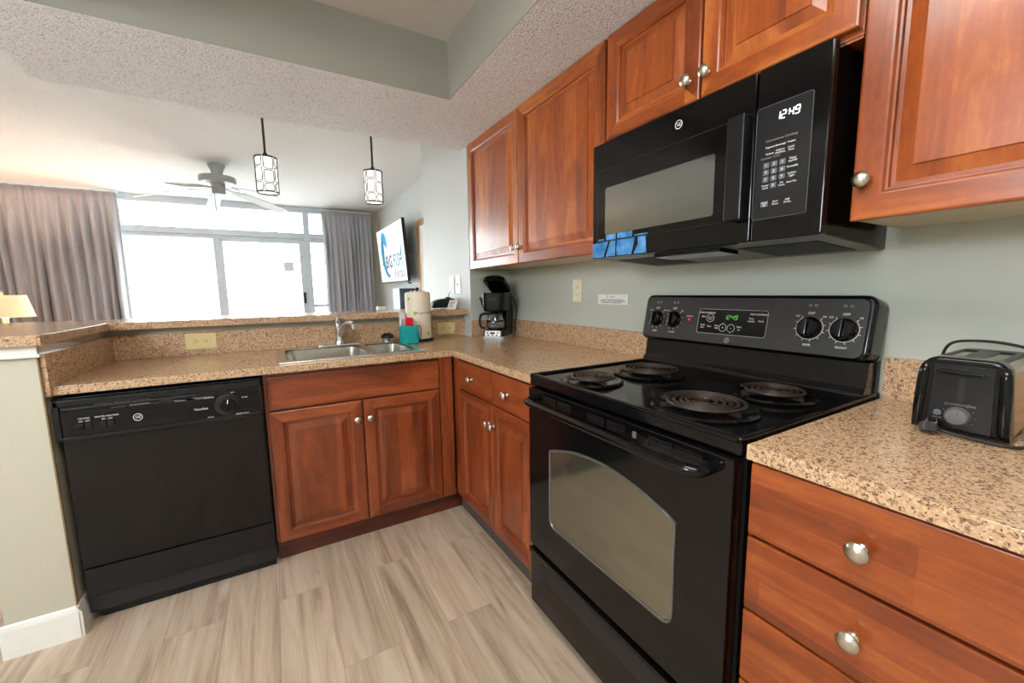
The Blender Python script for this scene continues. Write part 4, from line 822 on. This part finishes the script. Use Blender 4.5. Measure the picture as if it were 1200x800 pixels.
pl = M().prism(rrect(-.013, .013, -.012, .012, .004, 3), -.009, .009, .003, mx=pm @ Matrix.Rotation(.4, 4, 'Y')).build('plug', DKGREY, to)
M().box(-.024, -.012, -.0075, -.006, -.003, .003, mx=pm @ Matrix.Rotation(.9, 4, 'Y')).box(-.024, -.012, .006, .0075, -.003, .003, mx=pm @ Matrix.Rotation(.9, 4, 'Y')).build('prong', CHROME, pl)
M().cord([(-.284, -2.242, CT+.014), (-.283, -2.262, CT+.008), (-.282, -2.300, CT+.005), (-.280, -2.335, CT+.004), (-.262, -2.352, CT+.004), (-.20, -2.356, CT+.006), (-.12, -2.366, CT+.05), (-.070, -2.375, CT+.11), (-.052, -2.345, CT+.150), (-.052, -2.29, CT+.170), (-.060, -2.235, CT+.174), (-.072, -2.200, CT+.164), (-.058, -2.186, CT+.12), (-.040, -2.19, CT+.05)], .0032, 8).build('power_cord', BLACKM, to)

# ------------------------------------------------------------------ pendants, fan, kitchen light
def pendant(x, y, label, rot):
    e = thing('pendant_light', label, 'pendant light', (x, y, 1.785), 'pendant lights over the bar')
    R, zb, zt = .055, 1.785, 1.975; mt = Matrix.Translation((x, y, 0)) @ Matrix.Rotation(rot, 4, 'Z')
    M().lathe([(0, zt), (.012, zt), (.012, zt+.02), (.006, zt+.03), (.006, 2.418), (0, 2.418)], 16, mt).build('rod', BRONZE, e); M().lathe([(0, 2.415), (.058, 2.418), (.060, 2.44), (0, 2.44)], 28, mt).build('canopy', BRONZE, e)
    M().lathe([(0, zb+.004), (R-.003, zb+.004), (R-.003, zt-.004), (0, zt-.004)], 36, mt).build('glass_shade', SHADE_G, e, 'glowing white glass cylinder')
    m = M()
    for z in (zb, zt): m.tube([(R*math.cos(2*PI*k/36), R*math.sin(2*PI*k/36), z) for k in range(36)], .003, 6, True, mx=mt)
    H = zt-zb
    for c_ in range(6):
        a0, a1 = 2*PI*(c_+.08)/6, 2*PI*(c_+.92)/6; off = (.0, .28, .72, 1.0) if c_ % 2 else (.0, .24, .62, 1.0)
        for p, q_ in zip(off, off[1:]):
            pts = rrect(a0*R, a1*R, zb+H*p+.004, zb+H*q_-.004, .009, 3); P_ = []
            for i, (u_, z) in enumerate(pts):
                u2_, z2 = pts[(i+1) % len(pts)]; k = max(1, int(abs(u2_-u_)/.012))
                for j in range(k): t_ = j/k; uu = u_+(u2_-u_)*t_; P_.append((R*math.cos(uu/R), R*math.sin(uu/R), z+(z2-z)*t_))
            m.tube(P_, .0025, 5, True, mx=mt)
    m.build('metal_cage', BRONZE, e)
pendant(-1.413, .25, 'left pendant light nearer the ceiling fan, white glass in a dark metal cage', .2); pendant(-.832, .25, 'right pendant light nearer the cherry cabinets, white glass in a dark metal cage', .55)

fn = thing('ceiling_fan', 'white five-blade ceiling fan in the living room', 'ceiling fan', (-1.812, 2.37, 2.44)); FXc, FYc = -1.812, 2.37
mt = Matrix.Translation((FXc, FYc, 0))
M().lathe([(0, 2.438), (.072, 2.438), (.070, 2.425), (.052, 2.385), (.045, 2.345), (.044, 2.335), (0, 2.335)], 32, mt).build('canopy', FANWHITE, fn)
M().lathe([(0, 2.337), (.10, 2.335), (.146, 2.325), (.150, 2.312), (.150, 2.278), (.142, 2.268), (.08, 2.262), (0, 2.262)], 40, mt).build('motor_housing', FANWHITE, fn)
M().lathe([(.058, 2.262), (.056, 2.235), (.058, 2.23), (.055, 2.175), (.045, 2.168), (0, 2.168)], 28, mt).build('switch_cup', FANWHITE, fn)
for k in range(5):
    ra = mt @ Matrix.Rotation(math.radians(-42+72*k), 4, 'Z') @ Matrix.Translation((0, 0, 2.245)) @ Matrix.Rotation(math.radians(12.5), 4, 'Y') @ Matrix.Rotation(math.radians(-11), 4, 'X')
    b = M().prism([(.205, -.055), (.62, -.068), (.648, -.055), (.655, 0), (.648, .055), (.62, .068), (.205, .055), (.195, 0)], -.003, .003, .0015, mx=ra).build('blade', FANWHITE, fn)
    br = M().prism([(.055, -.018), (.12, -.014), (.165, -.036), (.215, -.038), (.235, 0), (.215, .038), (.165, .036), (.12, .014), (.055, .018)], -.008, -.003, .001, mx=ra).build('blade_bracket', FANWHITE, fn)
M().cyl((FXc-.03, FYc-.045, 1.90), (FXc-.03, FYc-.045, 2.185), .0016, n=6).lathe([(0, 1.865), (.006, 1.868), (.004, 1.895), (.0, 1.90)], 10, Matrix.Translation((FXc-.03, FYc-.045, 0))).build('pull_chain', BRONZE, fn)

kl = thing('ceiling_light', 'fluorescent ceiling light box in the recess over the kitchen', 'ceiling light', (-1.38, -2.35, ZR))
m = M()
for a in ((-1.72, -1.04, -3.00, -2.97), (-1.72, -1.04, -1.73, -1.70), (-1.72, -1.69, -2.97, -1.73), (-1.07, -1.04, -2.97, -1.73)): m.box(a[0], a[1], a[2], a[3], ZR-.09, ZR-.001, .003)
m.build('housing', WHITEPAINT, kl); B(-1.69, -1.07, -2.97, -1.73, ZR-.085, ZR-.078).build('diffuser', KLIGHT, kl)
hl = thing('fill_globe', 'unseen fill globe added to light the soffit, left of the kitchen', 'pendant light', (-3.3, -2.3, 1.58)); mt = Matrix.Translation((-3.3, -2.3, 0))  # unseen glowing globe added to brighten the soffit underside and stove wall
M().lathe([(0, 1.58)]+[(.24*math.sin(PI*k/20), 1.82-.24*math.cos(PI*k/20)) for k in range(1, 20)]+[(0, 2.06)], 40, mt).build('fill_sphere', FILL_GLOW, hl)
M().lathe([(0, 2.05), (.05, 2.05), (.05, 2.08), (.006, 2.09), (.006, 2.41), (.06, 2.42), (.06, 2.44), (0, 2.44)], 24, mt).build('rod', BRONZE, hl)

# ------------------------------------------------------------------ curtains and lamp
def curtain(name, label, x0, x1, y, zt, zb, folds, amp, seed, gather=None):
    e = thing(name, label, 'curtain', ((x0+x1)/2, y, zb)); rnd = random.Random(seed)
    ws = [rnd.uniform(.6, 1.5) for _ in range(folds)]; tot = sum(ws); ed = [0]
    for q_ in ws: ed.append(ed[-1]+q_/tot)
    am = [rnd.uniform(.7, 1.25) for _ in range(folds)]; ph_ = [rnd.uniform(-.15, .15) for _ in range(folds)]
    sub = 10; NX = folds*sub; NZ = 26; b = bmesh.new(); G = []
    for j in range(NZ+1):
        v = j/NZ; z = zt+(zb-zt)*v; row = []
        for i in range(NX+1):
            k = min(i//sub, folds-1); tt = (i-k*sub)/sub; s_ = ed[k]+(ed[k+1]-ed[k])*tt
            s2 = gather(s_) if gather else s_
            full = min(1, .30+v*3.2); A = amp*am[k]*full
            off = -A*(math.sin(PI*tt)**2)*(1+.25*math.sin(9*v+k)) + .006*math.sin(2*PI*tt*2+k)*full
            pin = .018*math.exp(-((tt-.0)/.10)**2)+.018*math.exp(-((tt-1)/.10)**2)
            if v < .07: off -= pin*(1-v/.07*.4)
            x = x0+(x1-x0)*s2 + .010*math.sin(5*v+k*2.1)*v + ph_[k]*.03*v
            row.append(b.verts.new((x, y+off, z)))
        G.append(row)
    for j in range(NZ):
        for i in range(NX): b.faces.new((G[j][i], G[j][i+1], G[j+1][i+1], G[j+1][i]))
    m = M(); m._merge(b); o = m.build('drape', CURT, e, ang=180); so = o.modifiers.new('thick', 'SOLIDIFY'); so.thickness = .003
    B(x0-.02, x1+.02, y-.012, y+.012, zt+.002, zt+.016, .003).build('track', RUNNER, e, 'white curtain track'); return e
curtain('curtain', 'wide grey pleated curtain drawn to the left of the windows behind the table lamp', -4.45, -2.93, 4.03, 2.415, .03, 17, .085, 3, lambda s: s**.92)
curtain('curtain', 'narrow grey pleated curtain between the balcony door and the television', -.765, -.085, 4.03, 2.39, .03, 11, .075, 11)
B(-2.955, -2.925, 4.045, 4.06, .3, 2.36, .004).build('window_wand', RUNNER)
tag(rebase(bpy.data.objects['window_wand']), 'thin white wand hanging at the right edge of the wide curtain', 'wand')

LX, LY = -3.575, 3.05
tb = thing('side_table', 'small wooden side table under the table lamp', 'table', (LX, LY, 0))
B(LX-.25, LX+.25, LY-.25, LY+.25, .60, .63, .006).build('tabletop', W_GOLD, tb)
for sx in (-1, 1):
    for sy in (-1, 1): B(LX+sx*.21-.02, LX+sx*.21+.02, LY+sy*.21-.02, LY+sy*.21+.02, 0, .60, .004).build('leg', W_GOLD, tb)
lp = thing('table_lamp', 'lit cream table lamp with tapered shade in front of the wide curtain', 'lamp', (LX, LY, .63)); mt = Matrix.Translation((LX, LY, .63))
M().lathe([(0, 0), (.085, 0), (.088, .012), (.06, .03), (.03, .06), (.028, .10), (.055, .16), (.06, .21), (.045, .27), (.024, .295), (.040, .303), (.055, .312), (.052, .322), (.022, .335), (.019, .40), (.021, .405), (.010, .41), (.007, .44), (.007, .60), (0, .60)], 32, mt).build('base', LAMPB, lp)
m = M().lathe([(.188, .415), (.148, .615), (.146, .615), (.186, .415), (.188, .415)], 40, mt); m.build('lamp_shade', LINEN, lp)
M().lathe([(0, .60), (.016, .602), (.018, .61), (.008, .625), (.012, .64), (0, .655)], 16, mt).build('finial', LAMPB, lp)
M().tube([(LX-.147, LY, .63+.606), (LX, LY, .63+.603), (LX+.147, LY, .63+.606)], .002, 6).build('harp', NICKEL, lp)
bl = bpy.data.lights.new('bulb', 'POINT'); bl.energy = TABLE_LAMP*4; bl.color = (1, .66, .44); bl.shadow_soft_size = .03; bo = bpy.data.objects.new('bulb', bl); COL.objects.link(bo); bo.parent = lp; bo.location = (0, .025, .50)
